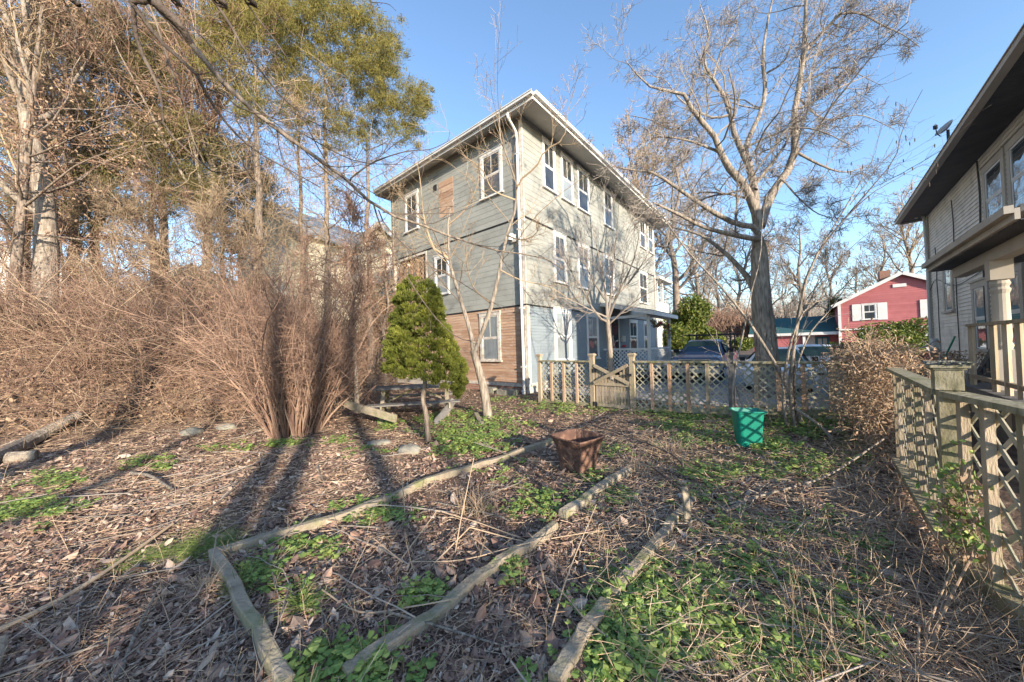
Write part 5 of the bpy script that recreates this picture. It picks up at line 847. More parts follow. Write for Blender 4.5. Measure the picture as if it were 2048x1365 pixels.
# ---- conifers and vine hung trunks on the left bank
def sprays(m, C, n, sd, L=.16, w=.035, droop=-.6, out=None):
    sd = np.array([.55, .55, .38])*sd*RS.uniform(.45, 1.15, (len(C), 1, 1))
    """foliage sprays: n cards round every clump centre C (N,3); sd clump spread"""
    N = len(C); Q = (C[:, None]+RS.normal(size=(N, n, 3))*np.asarray(sd)).reshape(-1, 3); U = RS.normal(0, .6, Q.shape); U[:, 2] += droop; U /= np.linalg.norm(U, axis=1, keepdims=True)
    Wv = np.cross(U, RS.normal(size=U.shape)); Wv /= np.linalg.norm(Wv, axis=1, keepdims=True); l = RS.uniform(.5, 1.3, (len(Q), 1)); r = np.repeat(RS.rand(N), n)*.6+RS.rand(len(Q))*.4
    m.leaves(Q, U*L*l*.42, Wv*w*l*.32, r=r)
def conifer(name, label, u, v, d, ztop, r, crown, fol, ncl, per, sd=.45, L=.17, w=.03, vine=True, lean=0, barkm='bark', group='tall trees on the left bank', vd=1.6):
    """crown: list of (u, v, du, dv, weight) blobs in photo pixels that hold foliage"""
    p = at(u, v, d); b = np.array([p[0], p[1], hz1(p[0], p[1])]); o = thing(name, label, 'tree', b, group); top = np.array([p[0]+lean, p[1], ztop])
    t = np.linspace(0, 1, 12)[:, None]; T = b*(1-t)+top*t; T[1:-1] += RS.normal(0, .05, (10, 3)); R = r*np.linspace(1, .2, 12); m = MB(); R[0] *= 1.3; m.tubes(T[None], R[None], 10, lump=.09)
    P1, R1 = kids(T[None], R[None], 26, .25, 1, 72, 14, .25, .3, .12, .0, 7); R1 = np.clip(R1, .015, .06); m.tubes(P1, R1, 5); m.build('trunk', M[barkm], o, smooth=True)
    m = MB(); P2, R2 = kids(P1, R1, 7, .1, 1, 50, 15, .5, .5, .15, -.03, 6); R2 = np.clip(R2, .006, .014); m.tubes(P2, R2, 4); P3, R3 = kids(P2, R2, 4, .1, 1, 45, 15, .5, .5, .18, -.06, 5); R3 = np.clip(R3, .004, .008); m.tubes(P3, R3, 3)
    if vine:
        nv = int(220*vd); k = RS.randint(0, 12, nv); a = T[k]+RS.normal(0, 1, (nv, 3))*np.array([1.1, 1.1, .8]); V_ = [a]
        d_ = RS.normal(0, .5, (nv, 3)); d_[:, 2] -= .8
        for s in range(7): d_ += RS.normal(0, .35, d_.shape); d_ /= np.linalg.norm(d_, axis=1, keepdims=True); V_.append(V_[-1]+d_*.28)
        VP = np.stack(V_, 1); VR = np.full((nv, 8), .008)*np.linspace(1, .5, 8); m.tubes(VP, VR, 3); P4, R4 = kids(VP, VR, 4, 0, 1, 55, 15, .3, .7, .2, 0, 5); m.tubes(P4, np.maximum(R4, .0035), 3)
    m.build('twigs', M['twig'], o)
    if crown:
        wt = np.array([c[4] for c in crown], float); ch = RS.choice(len(crown), ncl, p=wt/wt.sum()); C = []
        for i in ch: cu, cv, du, dv, _ = crown[i]; C.append(at(cu+RS.normal()*du*.55, cv+RS.normal()*dv*.55, d+RS.normal()*1.0))
        m = MB(); sprays(m, np.array(C), int(per*2.6), sd, L, w); m.build('crown', M[fol], o)
    return o
conifer('cypress_tree', 'tall yellow green conifer with dense feathery top left of the sky gap', 655, 520, 16, 15, .17, [(640, 30, 100, 60, 3), (710, 60, 70, 60, 2.4), (690, 150, 70, 70, 2), (600, 130, 70, 80, 2), (660, 250, 60, 60, 1.2), (540, 40, 80, 60, 1.5)], 'cypress', 480, 46, .38, .2, .034)
conifer('cypress_tree', 'olive conifer reaching farthest right into the sky beside the green house', 738, 520, 15, 11.5, .17, [(765, 110, 36, 50, 2), (835, 205, 26, 32, 1.2), (780, 210, 45, 50, 1.6), (730, 260, 50, 40, .9), (820, 260, 25, 30, .5), (740, 150, 50, 60, 1)], 'cypress', 360, 40, .3, .17, .03)
conifer('cypress_tree', 'straight brown trunk hung with vines second left of the yellow house, with thin green top', 604, 520, 18, 16, .16, [(540, 20, 80, 60, 1.5), (570, 110, 60, 80, 1.2), (600, 220, 50, 50, .5), (660, 380, 20, 30, .2)], 'cypress', 330, 36, .4, .2, .034)
conifer('cypress_tree', 'bare brown trunk before the cream house, wrapped in dead vines', 515, 520, 13, 13, .2, [(470, 30, 60, 60, 1), (430, 120, 60, 70, .7), (500, 200, 40, 60, .4)], 'cypress', 260, 36, .35, .18, .03, vd=2)
conifer('spruce_tree', 'shaggy dark green conifer in the upper left between two pale trunks', 330, 520, 14, 14, .2, [(250, 420, 90, 40, .8), (420, 330, 60, 50, .8), (330, 60, 90, 70, 2), (280, 150, 80, 60, 2), (330, 250, 80, 60, 2), (240, 310, 70, 50, 1.3), (350, 370, 80, 50, 1.2), (210, 80, 60, 60, 1)], 'sprucedark', 560, 46, .5, .19, .032, vd=2.2)
conifer('spruce_tree', 'dark conifer boughs behind the thick forked trunk at the far left', 150, 520, 13, 13, .2, [(100, 430, 90, 40, .6), (0, 120, 60, 80, 1), (120, 60, 90, 60, 1.5), (60, 250, 90, 80, 1.5), (170, 350, 80, 60, 1), (60, 400, 60, 60, .8)], 'sprucedark', 480, 46, .5, .19, .032, vd=2.2)
conifer('spruce_tree', 'dim low conifer mass behind the brush between the trunks and the cream house', 445, 520, 19, 12, .15, [(440, 400, 70, 60, 1), (400, 300, 60, 60, .6), (520, 380, 50, 50, .5), (470, 330, 60, 50, .5)], 'sprucedark', 380, 40, .5, .22, .035)
bare('tall_tree', 'thick pale forked trunk at the far left with peeling bark', tuple(gp(75, 640)*0+np.array([*at(85, 600, 9.5)[:2], hz1(*at(85, 600, 9.5)[:2])])), 13, .27, 8, 'barkpale', 'twig', .9, .38, (-1.2, .4), 'tall trees on the left bank', fork=.25, tr=1.3)
bare('tall_tree', 'pale grey trunk left of the thick forked trunk, near the frame edge', (*at(35, 600, 11)[:2], hz1(*at(35, 600, 11)[:2])), 12, .22, 9, 'barkpale', 'twig', 1.1, .5, (.3, .4), 'tall trees on the left bank', fork=.3, tr=1.3)
bare('tall_tree', 'tan trunk leaning slightly left, right of the thick forked trunk', (*at(200, 600, 13)[:2], hz1(*at(200, 600, 13)[:2])), 13, .17, 10, 'bark', 'twigred', 1.3, .5, (-.8, .4), 'tall trees on the left bank', fork=.25, tr=1.3)
bare('tall_tree', 'tall tan trunk with a fork high up standing left of the dark limbs', (*at(405, 600, 13.5)[:2], hz1(*at(405, 600, 13.5)[:2])), 14, .18, 11, 'barkpale', 'twigred', 1.3, .5, (.2, .4), 'tall trees on the left bank', fork=.35, tr=1.3)
bare('tall_tree', 'slim tan trunk leaning, seen beside the tall forked one', (*at(335, 600, 15)[:2], hz1(*at(335, 600, 15)[:2])), 13, .15, 12, 'bark', 'twigred', 1.3, .5, (-1.6, .4), 'tall trees on the left bank', fork=.3, tr=1.3)
bare('pole_tree', 'bare pole like grey tree beside the left end of the picnic table', (*at(712, 790, 8.6)[:2], 0), 4.6, .07, 13, 'barkpale', 'twigred', 1, .5, (-.1, .1), None, fork=.5)
bare('twiggy_tree', 'reddish twiggy tree between the conifers and the green house eave', (*at(765, 600, 15)[:2], hz1(*at(765, 600, 15)[:2])), 6.2, .1, 14, 'bark', 'twigred', .7, .6, (.3, -.3), None, fork=.35)
for i, (u, d, h, lab) in enumerate(((25, 10.5, 6.5, 'golden twiggy understory tree at the left edge behind the brush'), (125, 11.5, 6, 'golden twiggy understory tree just right of the thick forked trunk'), (235, 10.5, 6.5, 'golden twiggy understory tree over the left brush'), (305, 12, 7, 'bushy bare understory tree before the shaggy dark conifer'), (385, 11, 6, 'bushy bare understory tree left of the tall forked tan trunk'), (465, 12, 5.5, 'bushy bare understory tree just left of the cream house'), (555, 12.5, 4, 'low bare understory tree in front of the cream house wall'))):
    bare('understory_tree', lab, (*at(u, 600, d)[:2], hz1(*at(u, 600, d)[:2])), h*.72, .055, 40+i, 'bark', 'twig' if i % 3 else 'twigred', 1.1, .55, (rnd.uniform(-.6, .6), 0), 'understory trees on the left bank', fork=.12, tr=.8)
# persistent orange leaves, upper left
bl = thing('beech_tree', 'tree holding dry orange brown leaves in the upper left corner', 'tree', (*at(20, 600, 9)[:2], hz1(*at(20, 600, 9)[:2])))
p = np.array(bl.location); T = p+np.linspace(0, 1, 12)[:, None]*np.array([.6, .2, 9]); m = MB(); m.tubes(T[None], np.linspace(.12, .03, 12)[None], 8); P1, R1 = kids(T[None], np.linspace(.12, .03, 12)[None], 22, .2, 1, 60, 12, .35, .4, .12, .03, 8); R1 = np.clip(R1, .012, .05); m.tubes(P1, R1, 5); m.build('trunk', M['bark'], bl, smooth=True)
m = MB(); P2, R2 = kids(P1, R1, 8, .1, 1, 50, 15, .5, .5, .15, 0, 6); R2 = np.clip(R2, .005, .012); m.tubes(P2, R2, 4); P3, R3 = kids(P2, R2, 5, .1, 1, 50, 15, .5, .5, .15, 0, 4); R3 = np.clip(R3, .003, .006); m.tubes(P3, R3, 3); m.build('twigs', M['twigred'], bl)
m = MB(); C_ = P3[:, 1:].reshape(-1, 3); C_ = C_[RS.rand(len(C_)) < .9]; U = RS.normal(0, 1, C_.shape); U[:, 2] -= .4; U /= np.linalg.norm(U, axis=1, keepdims=True); Wv = np.cross(U, RS.normal(size=U.shape)); Wv /= np.linalg.norm(Wv, axis=1, keepdims=True); m.leaves(C_, U*.045, Wv*.022); m.build('leaves', M['deadleaf'], bl)
# ---- dwarf cone evergreen
cb = gp(857, 882); co = thing('cone_evergreen', 'conical yellow green evergreen shrub with a bare crooked trunk before the picnic table', 'evergreen shrub', cb)
m = MB(); m.tube([cb-np.array([0, 0, .1]), at(853, 835, 5.85), at(846, 800, 5.85), at(850, 765, 5.9), at(848, 740, 5.95)], .05, .03, sides=10, lump=.08); m.build('trunk', M['bark'], co, smooth=True)
prof = [(553, 838, 4), (560, 838, 28), (578, 836, 42), (600, 836, 47), (650, 838, 56), (690, 842, 70), (715, 846, 74), (735, 852, 82), (752, 858, 80), (770, 874, 58), (795, 893, 30)]
pv = [a[0] for a in prof]; Cc = []; Uu = []; rr_ = []
for i in range(640):
    v = 558+238*rnd.random()**.75; a = rnd.uniform(0, 2*math.pi)
    if v > 768+32*math.cos(a-.2): continue
    uc = np.interp(v, pv, [q[1] for q in prof]); rad = np.interp(v, pv, [q[2] for q in prof])/F*5.9; d_ = np.array([math.cos(a), math.sin(a), 0]); rc = rnd.uniform(.05, .1)*(.7 if v < 590 else 1)
    c = at(uc, v, 5.9)+d_*max(0, rad*rnd.uniform(.9, 1.06)-rc*.8)+np.array([0, 0, rnd.gauss(0, .02)]); tn = rnd.uniform(.15, .75); n = int(170*(rc/.09)**2)
    o_ = RS.normal(size=(n, 3)); o_ /= np.linalg.norm(o_, axis=1, keepdims=True); o_[:, 2] = np.abs(o_[:, 2])*.9-.35*RS.rand(n); sh = RS.uniform(.55, 1.08, (n, 1))
    Cc.append(c+o_*rc*sh*np.array([1, 1, 1.25])); Uu.append(o_*.7+d_*.45+np.array([0, 0, .7])+RS.normal(0, .3, (n, 3))); rr_.append(tn+RS.uniform(-.2, .25, n)-.3*(sh[:, 0] < .75))
for i in range(9000):
    v = 560+225*rnd.random()**.8; a = rnd.uniform(0, 2*math.pi)
    if v > 762+30*math.cos(a-.2): continue
    uc = np.interp(v, pv, [q[1] for q in prof]); rad = np.interp(v, pv, [q[2] for q in prof])/F*5.9; d_ = np.array([math.cos(a), math.sin(a), 0]); Cc.append((at(uc, v, 5.9)+d_*rad*rnd.uniform(.7, .92))[None]); Uu.append((d_+np.array([0, 0, .6])+RS.normal(0, .4, 3))[None]); rr_.append(np.array([rnd.uniform(0, .45)]))
Cc = [np.vstack(Cc)][0]; Uu = np.vstack(Uu); rr_ = np.concatenate(rr_)
Cc = np.array(Cc); Uu = np.array(Uu); Uu /= np.linalg.norm(Uu, axis=1, keepdims=True); Wv = np.cross(Uu, RS.normal(size=Uu.shape)); Wv /= np.linalg.norm(Wv, axis=1, keepdims=True)
m = MB(); m.leaves(Cc, Uu*.027, Wv*.0062, r=np.clip(rr_, 0, 1)); m.build('foliage', M['conedark'], co)
# ---- fountain shrub and brush
def fountain(name, label, base, n, h, spread, r, K=12, sub=6, mt='cane', seedr=.35, lean=(0, 0), fine=3, arch=.05, cat='shrub', wig=.1):
    o = thing(name, label, cat, base); a = RS.uniform(0, 2*math.pi, n); q = RS.rand(n)**.7; P = [np.array(base)+np.c_[np.cos(a)*seedr*q, np.sin(a)*seedr*q, np.full(n, -.05)]]
    sp_ = spread*RS.uniform(.3, 1.9, n); d_ = np.c_[np.cos(a)*sp_*q+lean[0], np.sin(a)*sp_*q+lean[1], np.ones(n)]; d_ /= np.linalg.norm(d_, axis=1, keepdims=True); L = h*RS.uniform(.5, 1.1, (n, 1))/(K-1)
    for k in range(K-1):
        d_ = d_+RS.normal(0, wig, d_.shape); d_[:, :2] += np.c_[np.cos(a), np.sin(a)]*arch; d_ /= np.linalg.norm(d_, axis=1, keepdims=True); P.append(P[-1]+d_*L)
    P = np.stack(P, 1); R = (r*RS.uniform(.35, 1.5, (n, 1)))*np.linspace(1, .3, K)[None]; m = MB(); m.tubes(P, R, 5); m.build('canes', M[mt], o)
    m = MB(); P1, R1 = kids(P, R, sub, .25, 1, 50, 16, .34, .5, .24, .0, 6); R1 = np.clip(R1, .003, .01); m.tubes(P1, R1, 3)
    if fine: P2, R2 = kids(P1, R1, fine, .2, 1, 52, 14, .45, .6, .24, .0, 5); R2 = np.clip(R2, .0026, .0045); m.tubes(P2, R2, 3)
    m.build('twigs', M['twigred'], o); return o
fb = gp(592, 868)
fountain('fountain_shrub', 'huge multi stemmed bare shrub fanning upward at the centre left', fb, 260, 3.7, .27, .012, seedr=.46, sub=8, fine=3, arch=.012, lean=(-.07, .1), wig=.12, mt='twigred')
for (u, v, dd_, n, h, lab) in ((660, 800, 9.2, 70, 3.2, 'bare reddish shrub behind the fountain shrub towards the picnic table'), (735, 760, 12.5, 35, 1.5, 'tangled bare shrub against the bank left of the green house'), (470, 790, 9.5, 80, 3.4, 'arching bare shrub on the bank left of the fountain shrub'), (330, 760, 9.3, 80, 3.0, 'arching bare shrub in the middle of the left bank'), (190, 770, 8.6, 80, 3.0, 'arching bare shrub lower on the left bank'), (40, 780, 8.4, 80, 3.2, 'arching bare shrub at the left frame edge')):
    p = at(u, v, dd_); fountain('bare_shrub', lab, np.array([p[0], p[1], hz1(p[0], p[1])]), int(n*.8), h*1.08, 1.0, .012, sub=8, fine=2, arch=.07, seedr=.5, wig=.16)
def scatter_region(n, fn):   # rejection sample ground points
    out = np.zeros((0, 2))
    while len(out) < n:
        x = RS.uniform(-16, 8, n*3); y = RS.uniform(.9, 20, n*3); k = fn(x, y); out = np.vstack([out, np.c_[x, y][k]])
    return out[:n]
def inview(x, y): return (np.abs(x/y) < 1.62)
def canes(n, fn, h, r, tiltz=.7, K=8, arch=-.12, sub=3):
    xy = scatter_region(n, fn); P = [np.c_[xy, hz(xy[:, 0], xy[:, 1])-.03]]; d_ = RS.normal(0, 1, (n, 3)); d_[:, 2] = np.abs(d_[:, 2])*tiltz+.35*tiltz; d_ /= np.linalg.norm(d_, axis=1, keepdims=True); L = h*RS.uniform(.4, 1.2, (n, 1))/(K-1)
    for k in range(K-1): d_ = d_+RS.normal(0, .2, d_.shape); d_[:, 2] += arch; d_ /= np.linalg.norm(d_, axis=1, keepdims=True); q = P[-1]+d_*L; q[:, 2] = np.maximum(q[:, 2], hz(q[:, 0], q[:, 1])+.01); P.append(q)
    P = np.stack(P, 1); R = r*RS.uniform(.5, 1.3, (n, 1))*np.linspace(1, .4, K)[None]; return P, R
bankin = lambda lo, hi: (lambda x, y: inview(x, y) & (bankd(x, y) > lo) & (bankd(x, y) < hi))
m = MB(); P, R = canes(1600, bankin(.0, 6), 2.9, .0075, 1.1, arch=-.1); m.tubes(P, R, 4); P1, R1 = kids(P, R, 5, .1, 1, 60, 18, .35, .6, .28, 0, 5); m.tubes(P1, np.clip(R1, .003, .0055), 3); P2, R2 = kids(P1, R1, 2, .1, 1, 60, 15, .5, .6, .25, 0, 4); m.tubes(P2, np.clip(R2, .0022, .004), 3)
tag(m.build('bramble_thicket', M['twigred']), 'tangled reddish brown brambles and canes covering the left bank', 'brush', kind='stuff')
m = MB(); P, R = canes(900, bankin(-.5, 4), 1.6, .006, .7); m.tubes(P, R, 4); P1, R1 = kids(P, R, 4, .1, 1, 45, 15, .4, .6, .15, 0, 5); m.tubes(P1, np.clip(R1, .0025, .004), 3)
tag(m.build('dry_canes', M['cane']), 'pale dry canes and stems lying tangled along the foot of the bank', 'brush', kind='stuff')
m = MB(); P, R = canes(520, lambda x, y: inview(x, y) & (bankd(x, y) > 4) & (bankd(x, y) < 12), 2.7, .01, 1.4, arch=-.06); m.tubes(P, R, 4); P1, R1 = kids(P, R, 7, .1, 1, 45, 15, .4, .6, .15, 0, 5); m.tubes(P1, np.clip(R1, .004, .007), 3); P2, R2 = kids(P1, R1, 2, .1, 1, 45, 15, .5, .6, .15, 0, 4); m.tubes(P2, np.clip(R2, .003, .005), 3)
tag(m.build('upper_thicket', M['twigred']), 'dense bare undergrowth along the top of the left bank', 'brush', kind='stuff')
xy = scatter_region(16000, bankin(-.3, 9)); C_ = np.c_[xy, hz(xy[:, 0], xy[:, 1])+RS.exponential(.16, len(xy))]; U = RS.normal(0, 1, C_.shape); U /= np.linalg.norm(U, axis=1, keepdims=True); Wv = np.cross(U, RS.normal(size=U.shape)); Wv /= np.linalg.norm(Wv, axis=1, keepdims=True); m = MB(); m.leaves(C_, U*.05, Wv*.026); tag(m.build('caught_leaves', M['deadleaf']), 'dead brown leaves caught in the brush of the left bank', 'dead leaves', kind='stuff')
xy = scatter_region(5200, lambda x, y: inview(x, y) & (bankd(x, y) > .4) & (bankd(x, y) < 5) & (vnoise(x, y, .55) > .13)); C_ = np.c_[xy, hz(xy[:, 0], xy[:, 1])+RS.exponential(.12, len(xy))]; U = RS.normal(0, 1, C_.shape); U /= np.linalg.norm(U, axis=1, keepdims=True); Wv = np.cross(U, RS.normal(size=U.shape)); Wv /= np.linalg.norm(Wv, axis=1, keepdims=True); m = MB(); m.leaves(C_, U*.05, Wv*.025); tag(m.build('bank_ivy', M['rhodo']), 'dark green ivy showing through the brush on the left bank', 'ivy', kind='stuff')
# clipped brown hedge at the bank top beside the green house
hc = at(760, 600, 15.5); m = MB(); C_ = np.array([hc+np.array([rnd.uniform(-1.0, .75), rnd.uniform(-.3, .5), rnd.uniform(-2.2, .15)]) for _ in range(9000)]); U = RS.normal(0, 1, C_.shape); U /= np.linalg.norm(U, axis=1, keepdims=True); Wv = np.cross(U, RS.normal(size=U.shape)); Wv /= np.linalg.norm(Wv, axis=1, keepdims=True); m.leaves(C_, U*.045, Wv*.022)
hd = thing('brown_hedge', 'clipped brown leaved hedge against the left end of the green house', 'hedge', (hc[0], hc[1], hc[2]-2.3)); m.build('leaves', M['deadleaf'], hd); m = MB(); P_ = np.array([[hc+np.array([x, 0, -3]), hc+np.array([x+.1, .1, -1.5]), hc+np.array([x, 0, -.2])] for x in np.linspace(-.9, .7, 14)]); m.tubes(P_, np.full((14, 3), .02), 5); m.build('stems', M['bark'], hd)
# evergreen shrubs far right and by the truck
def leafball(name, label, c, rad, n, mt, L=.07, w=.025, cat='shrub', lobes=7):
    b = np.array([c[0], c[1], hz1(c[0], c[1])-.3]); o = thing(name, label, cat, b); Lc = [np.array(c)+RS.normal(0, .45, 3)*np.array(rad) for _ in range(lobes)]; C = []
    for _ in range(n): q = Lc[rnd.randrange(lobes)]; d_ = RS.normal(size=3); d_ /= np.linalg.norm(d_); C.append(q+d_*np.array(rad)*rnd.uniform(.35, .62))
    C = np.array(C); C[:, 2] = np.maximum(C[:, 2], b[2]+.25); U = RS.normal(0, 1, C.shape); U /= np.linalg.norm(U, axis=1, keepdims=True); Wv = np.cross(U, RS.normal(size=U.shape)); Wv /= np.linalg.norm(Wv, axis=1, keepdims=True); m = MB(); m.leaves(C, U*L, Wv*w); m.build('foliage', M[mt], o)
    m = MB(); P_ = np.array([[b, (b+q)/2+RS.normal(0, .1, 3), q] for q in Lc]); m.tubes(P_, np.full((lobes, 3), .04), 5); m.build('stems', M['bark'], o)
leafball('rhododendron', 'broad glossy evergreen shrub growing in front of the red house', at(1795, 690, 18), (2.6, 1.6, 1.1), 9000, 'rhodo', .09, .035)
leafball('rhododendron', 'lower evergreen shrub at the left foot of the red house window', at(1745, 702, 18.5), (1.6, 1.2, .8), 5000, 'rhodo', .09, .035)
leafball('evergreen_shrub', 'tall evergreen bush rising behind the pickup truck rack', at(1380, 668, 26), (1.8, 1.5, 1.7), 9000, 'rhodo', .13, .045, lobes=10)
leafball('evergreen_shrub', 'rounded yellowish bush right of the tall evergreen behind the pickup', at(1432, 674, 27), (1.6, 1.3, .9), 6000, 'rhodo', .12, .05)
leafball('evergreen_tree', 'dark pointed evergreen at the left edge of the red house', at(1664, 632, 31), (1.0, 1.0, 1.7), 5000, 'sprucedark', .14, .045, 'tree')
for (u, v, d, rad, lab) in ((1450, 652, 38, (4.5, 2.5, 1.6), 'soft brown mound of bare brush behind the evergreen bushes'), (1530, 668, 36, (3, 2, 1.2), 'low brown brush mound behind the large pale trunk')):
    c = at(u, v, d); m = MB(); C_ = np.array([c+RS.normal(0, .5, 3)*np.array(rad) for _ in range(900)]); C_[:, 2] = np.minimum(C_[:, 2], c[2]+rad[2]*.8); d_ = RS.normal(0, 1, C_.shape); d_[:, 2] = abs(d_[:, 2])+.4; d_ /= np.linalg.norm(d_, axis=1, keepdims=True); P_ = C_[:, None]+d_[:, None]*np.linspace(0, 1, 4)[None, :, None]+RS.normal(0, .06, (900, 4, 3)); m.tubes(P_, np.full((900, 4), .02), 3); P1, R1 = kids(P_, np.full((900, 4), .02), 5, 0, 1, 40, 10, .5, .6, .1, 0, 4); m.tubes(P1, np.clip(R1, .01, .014), 3); tag(m.build('brush_mound', M['twigred']), lab, 'brush', kind='stuff')
# far wooded rise
m = MB(); n = 5000; x = RS.uniform(-60, 190, n); y = RS.uniform(85, 120, n); h = RS.uniform(8, 16, n); P_ = np.c_[x, y, hz(x, y)][:, None]+np.linspace(0, 1, 5)[None, :, None]*np.c_[RS.normal(0, 1.5, n), RS.normal(0, 1, n), h][:, None]; m.tubes(P_, np.full((n, 5), .1)*np.linspace(1, .3, 5), 3); P1, R1 = kids(P_, np.full((n, 5), .1)*np.linspace(1, .3, 5), 9, .3, 1, 40, 12, .3, .5, .1, .08, 4); m.tubes(P1, np.clip(R1, .03, .05), 3); tag(m.build('distant_woods', M['twigpale']), 'far bare woods forming a soft grey brown band on the horizon', 'woods', kind='stuff')
# ---- dead vine over the fence corner
vc = at(1752, 770, 5.0); o = thing('dead_vine', 'tangled dead brown vine with curled leaves heaped over the fence corner', 'vine', (vc[0], vc[1], hz1(vc[0], vc[1]))); n = 900; C_ = []
ga = np.array([5.75, 5.35]); gb = np.array([4.6, 4.2])
for k in range(n): t = rnd.random(); q = ga*(1-t)+gb*t; z = rnd.random()**.7*1.35; C_.append([q[0]+rnd.gauss(0, .13), q[1]+rnd.gauss(0, .13), z+.1+rnd.gauss(0, .06)])
C_ = np.array(C_); m = MB(); d_ = RS.normal(0, 1, C_.shape); d_[:, 2] -= .3; d_ /= np.linalg.norm(d_, axis=1, keepdims=True); V_ = [C_]
for k in range(6): d_ += RS.normal(0, .5, d_.shape); d_ /= np.linalg.norm(d_, axis=1, keepdims=True); V_.append(V_[-1]+d_*.075)
VP = np.stack(V_, 1); m.tubes(VP, np.full((n, 7), .0035), 3); m.build('stems', M['cane'], o); m = MB(); Q = VP[:, ::2].reshape(-1, 3); Q = np.vstack([Q, Q+RS.normal(0, .05, Q.shape)]); Q[:, 2] = np.maximum(Q[:, 2], .03); U = RS.normal(0, 1, Q.shape); U /= np.linalg.norm(U, axis=1, keepdims=True); Wv = np.cross(U, RS.normal(size=U.shape)); Wv /= np.linalg.norm(Wv, axis=1, keepdims=True)
k_ = RS.rand(len(Q)) < .8; m.leaves(Q[k_], (U*.022)[k_], (Wv*.013)[k_]); m.build('leaves', M['deadleaf'], o)
c2 = at(1840, 715, 7.2); o = thing('dead_hydrangea', 'mound of pale dead flower heads behind the near fence by the pipe rail', 'shrub', (c2[0]-.4, c2[1], 0)); m = MB(); n = 420; hb = np.array([c2[0]-.5, c2[1], 0]); d_ = RS.normal(0, 1, (n, 3)); d_[:, 2] = np.abs(d_[:, 2])+1.2; d_ /= np.linalg.norm(d_, axis=1, keepdims=True); P_ = hb+RS.normal(0, .3, (n, 1, 3))*np.array([1.8, 1, 0])+d_[:, None]*np.linspace(0, 1.25, 5)[None, :, None]; m.tubes(P_, np.full((n, 5), .005), 3); m.build('stems', M['cane'], o)
Q = np.repeat(P_[:, -1], 9, 0)+RS.normal(0, .045, (n*9, 3)); U = RS.normal(0, 1, Q.shape); U /= np.linalg.norm(U, axis=1, keepdims=True); Wv = np.cross(U, RS.normal(size=U.shape)); Wv /= np.linalg.norm(Wv, axis=1, keepdims=True); m = MB(); m.leaves(Q, U*.022, Wv*.014); m.build('flower_heads', M['deadleaf'], o)
# planters with dead stalks beyond the fence end
for u, lab in ((1678, 'dark planter of dead pale stalks on the fence corner, left one'), (1700, 'dark planter of dead pale stalks on the fence corner, right one')):
    c = at(u, 716, 7.2); o = thing('planter', lab, 'planter', (c[0], c[1], c[2]-.14)); m = MB(); m.tubes(np.array([[c-[0, 0, .14], c-[0, 0, .0], c+[0, 0, .01]]]), np.array([[.1, .14, .15]]), 12, cap=True); m.build('pot', M['blackmetal'], o)
    m = MB(); n = 60; d_ = RS.normal(0, .45, (n, 3)); d_[:, 2] = 1; P_ = c+RS.normal(0, .04, (n, 1, 3))*np.array([1, 1, 0])+d_[:, None]*np.linspace(0, .3, 4)[None, :, None]; m.tubes(P_, np.full((n, 4), .007), 3); m.build('dead_stalks', M['cane'], o)
    m = MB(); m.beam([c[0], c[1], 0], [c[0], c[1], c[2]-.14], .18, .18, up=(1, 0, 0)); m.build('pedestal', M['fence'], o)
# ---- utility wires
for lab, a, b_, sag in (('upper utility wire crossing behind the large bare tree', at(1310, 588, 40), at(1900, 565, 36), .5), ('lower utility wire crossing above the teal garage roof', at(1310, 598, 40), at(1900, 572, 36), .6), ('thin service cable running from the taupe house eave up to the left', at(1560, 420, 16), at(1897, 292, 8), .5)):
    m = MB(); P_ = np.array([a+(b_-a)*t-np.array([0, 0, sag*4*t*(1-t)]) for t in np.linspace(0, 1, 14)]); m.tube(P_, .018 if 'service' not in lab else .007, sides=4, sm=1); tag(m.build('utility_wire', M['wire']), lab, 'wire')
# ================================================================== GROUND COVER
def screenpts(n, umin=-120, umax=2170, dmin=.95, dmax=14, p=1.0):
    """ground points spread evenly over the view: more per square metre close by"""
    d = dmin*(dmax/dmin)**(RS.rand(n)**p); x = d*RS.uniform(-1.75, 1.75, n)
    return x, d
def flatcards(n, L, W_, tilt=.35, lift=.012, reg=None, dmax=14, dmin=.95, r=None, p=1.0):
    x, y = screenpts(n, dmax=dmax, dmin=dmin, p=p)
    if reg is not None: k = reg(x, y); x, y = x[k], y[k]
    z = hz(x, y)+RS.uniform(0, lift*2, len(x)); C = np.c_[x, y, z]; a = RS.uniform(0, 2*math.pi, len(x)); U = np.c_[np.cos(a), np.sin(a), RS.normal(0, tilt, len(x))]; U /= np.linalg.norm(U, axis=1, keepdims=True)
    N = np.c_[RS.normal(0, tilt, (len(x), 2)), np.ones(len(x))]; Wv = np.cross(U, N); Wv /= np.linalg.norm(Wv, axis=1, keepdims=True); s = RS.uniform(.5, 1.4, (len(x), 1))*np.clip(y, 1.2, 5)[:, None]**.25
    return C, U*L*s, Wv*W_*s*RS.uniform(.6, 1.3, (len(x), 1))
yard0 = lambda x, y: (bankd(x, y) < 1.5) & ((x-QP[0])*-.7317+(y-QP[1])*.6816 > .0) | (x < 3) & (bankd(x, y) < 1.5)
yard = lambda x, y: yard0(x, y)
lit = lambda x, y: yard0(x, y) & (vnoise(x, y, 1.1)*.9+vnoise(x, y, 3.1)*.6+RS.rand(len(x))*.7 > .02)
m = MB(); C_, U, Wv = flatcards(62000, .02, .0095, reg=lit, lift=.014, tilt=.45); m.leaves(C_, U, Wv); C_, U, Wv = flatcards(110000, .0095, .0036, reg=yard, lift=.012, tilt=.4); m.leaves(C_, U, Wv)
C_, U, Wv = flatcards(2600, .042, .024, reg=yard, lift=.02, dmax=7, tilt=.4); m.leaves(C_, U, Wv)
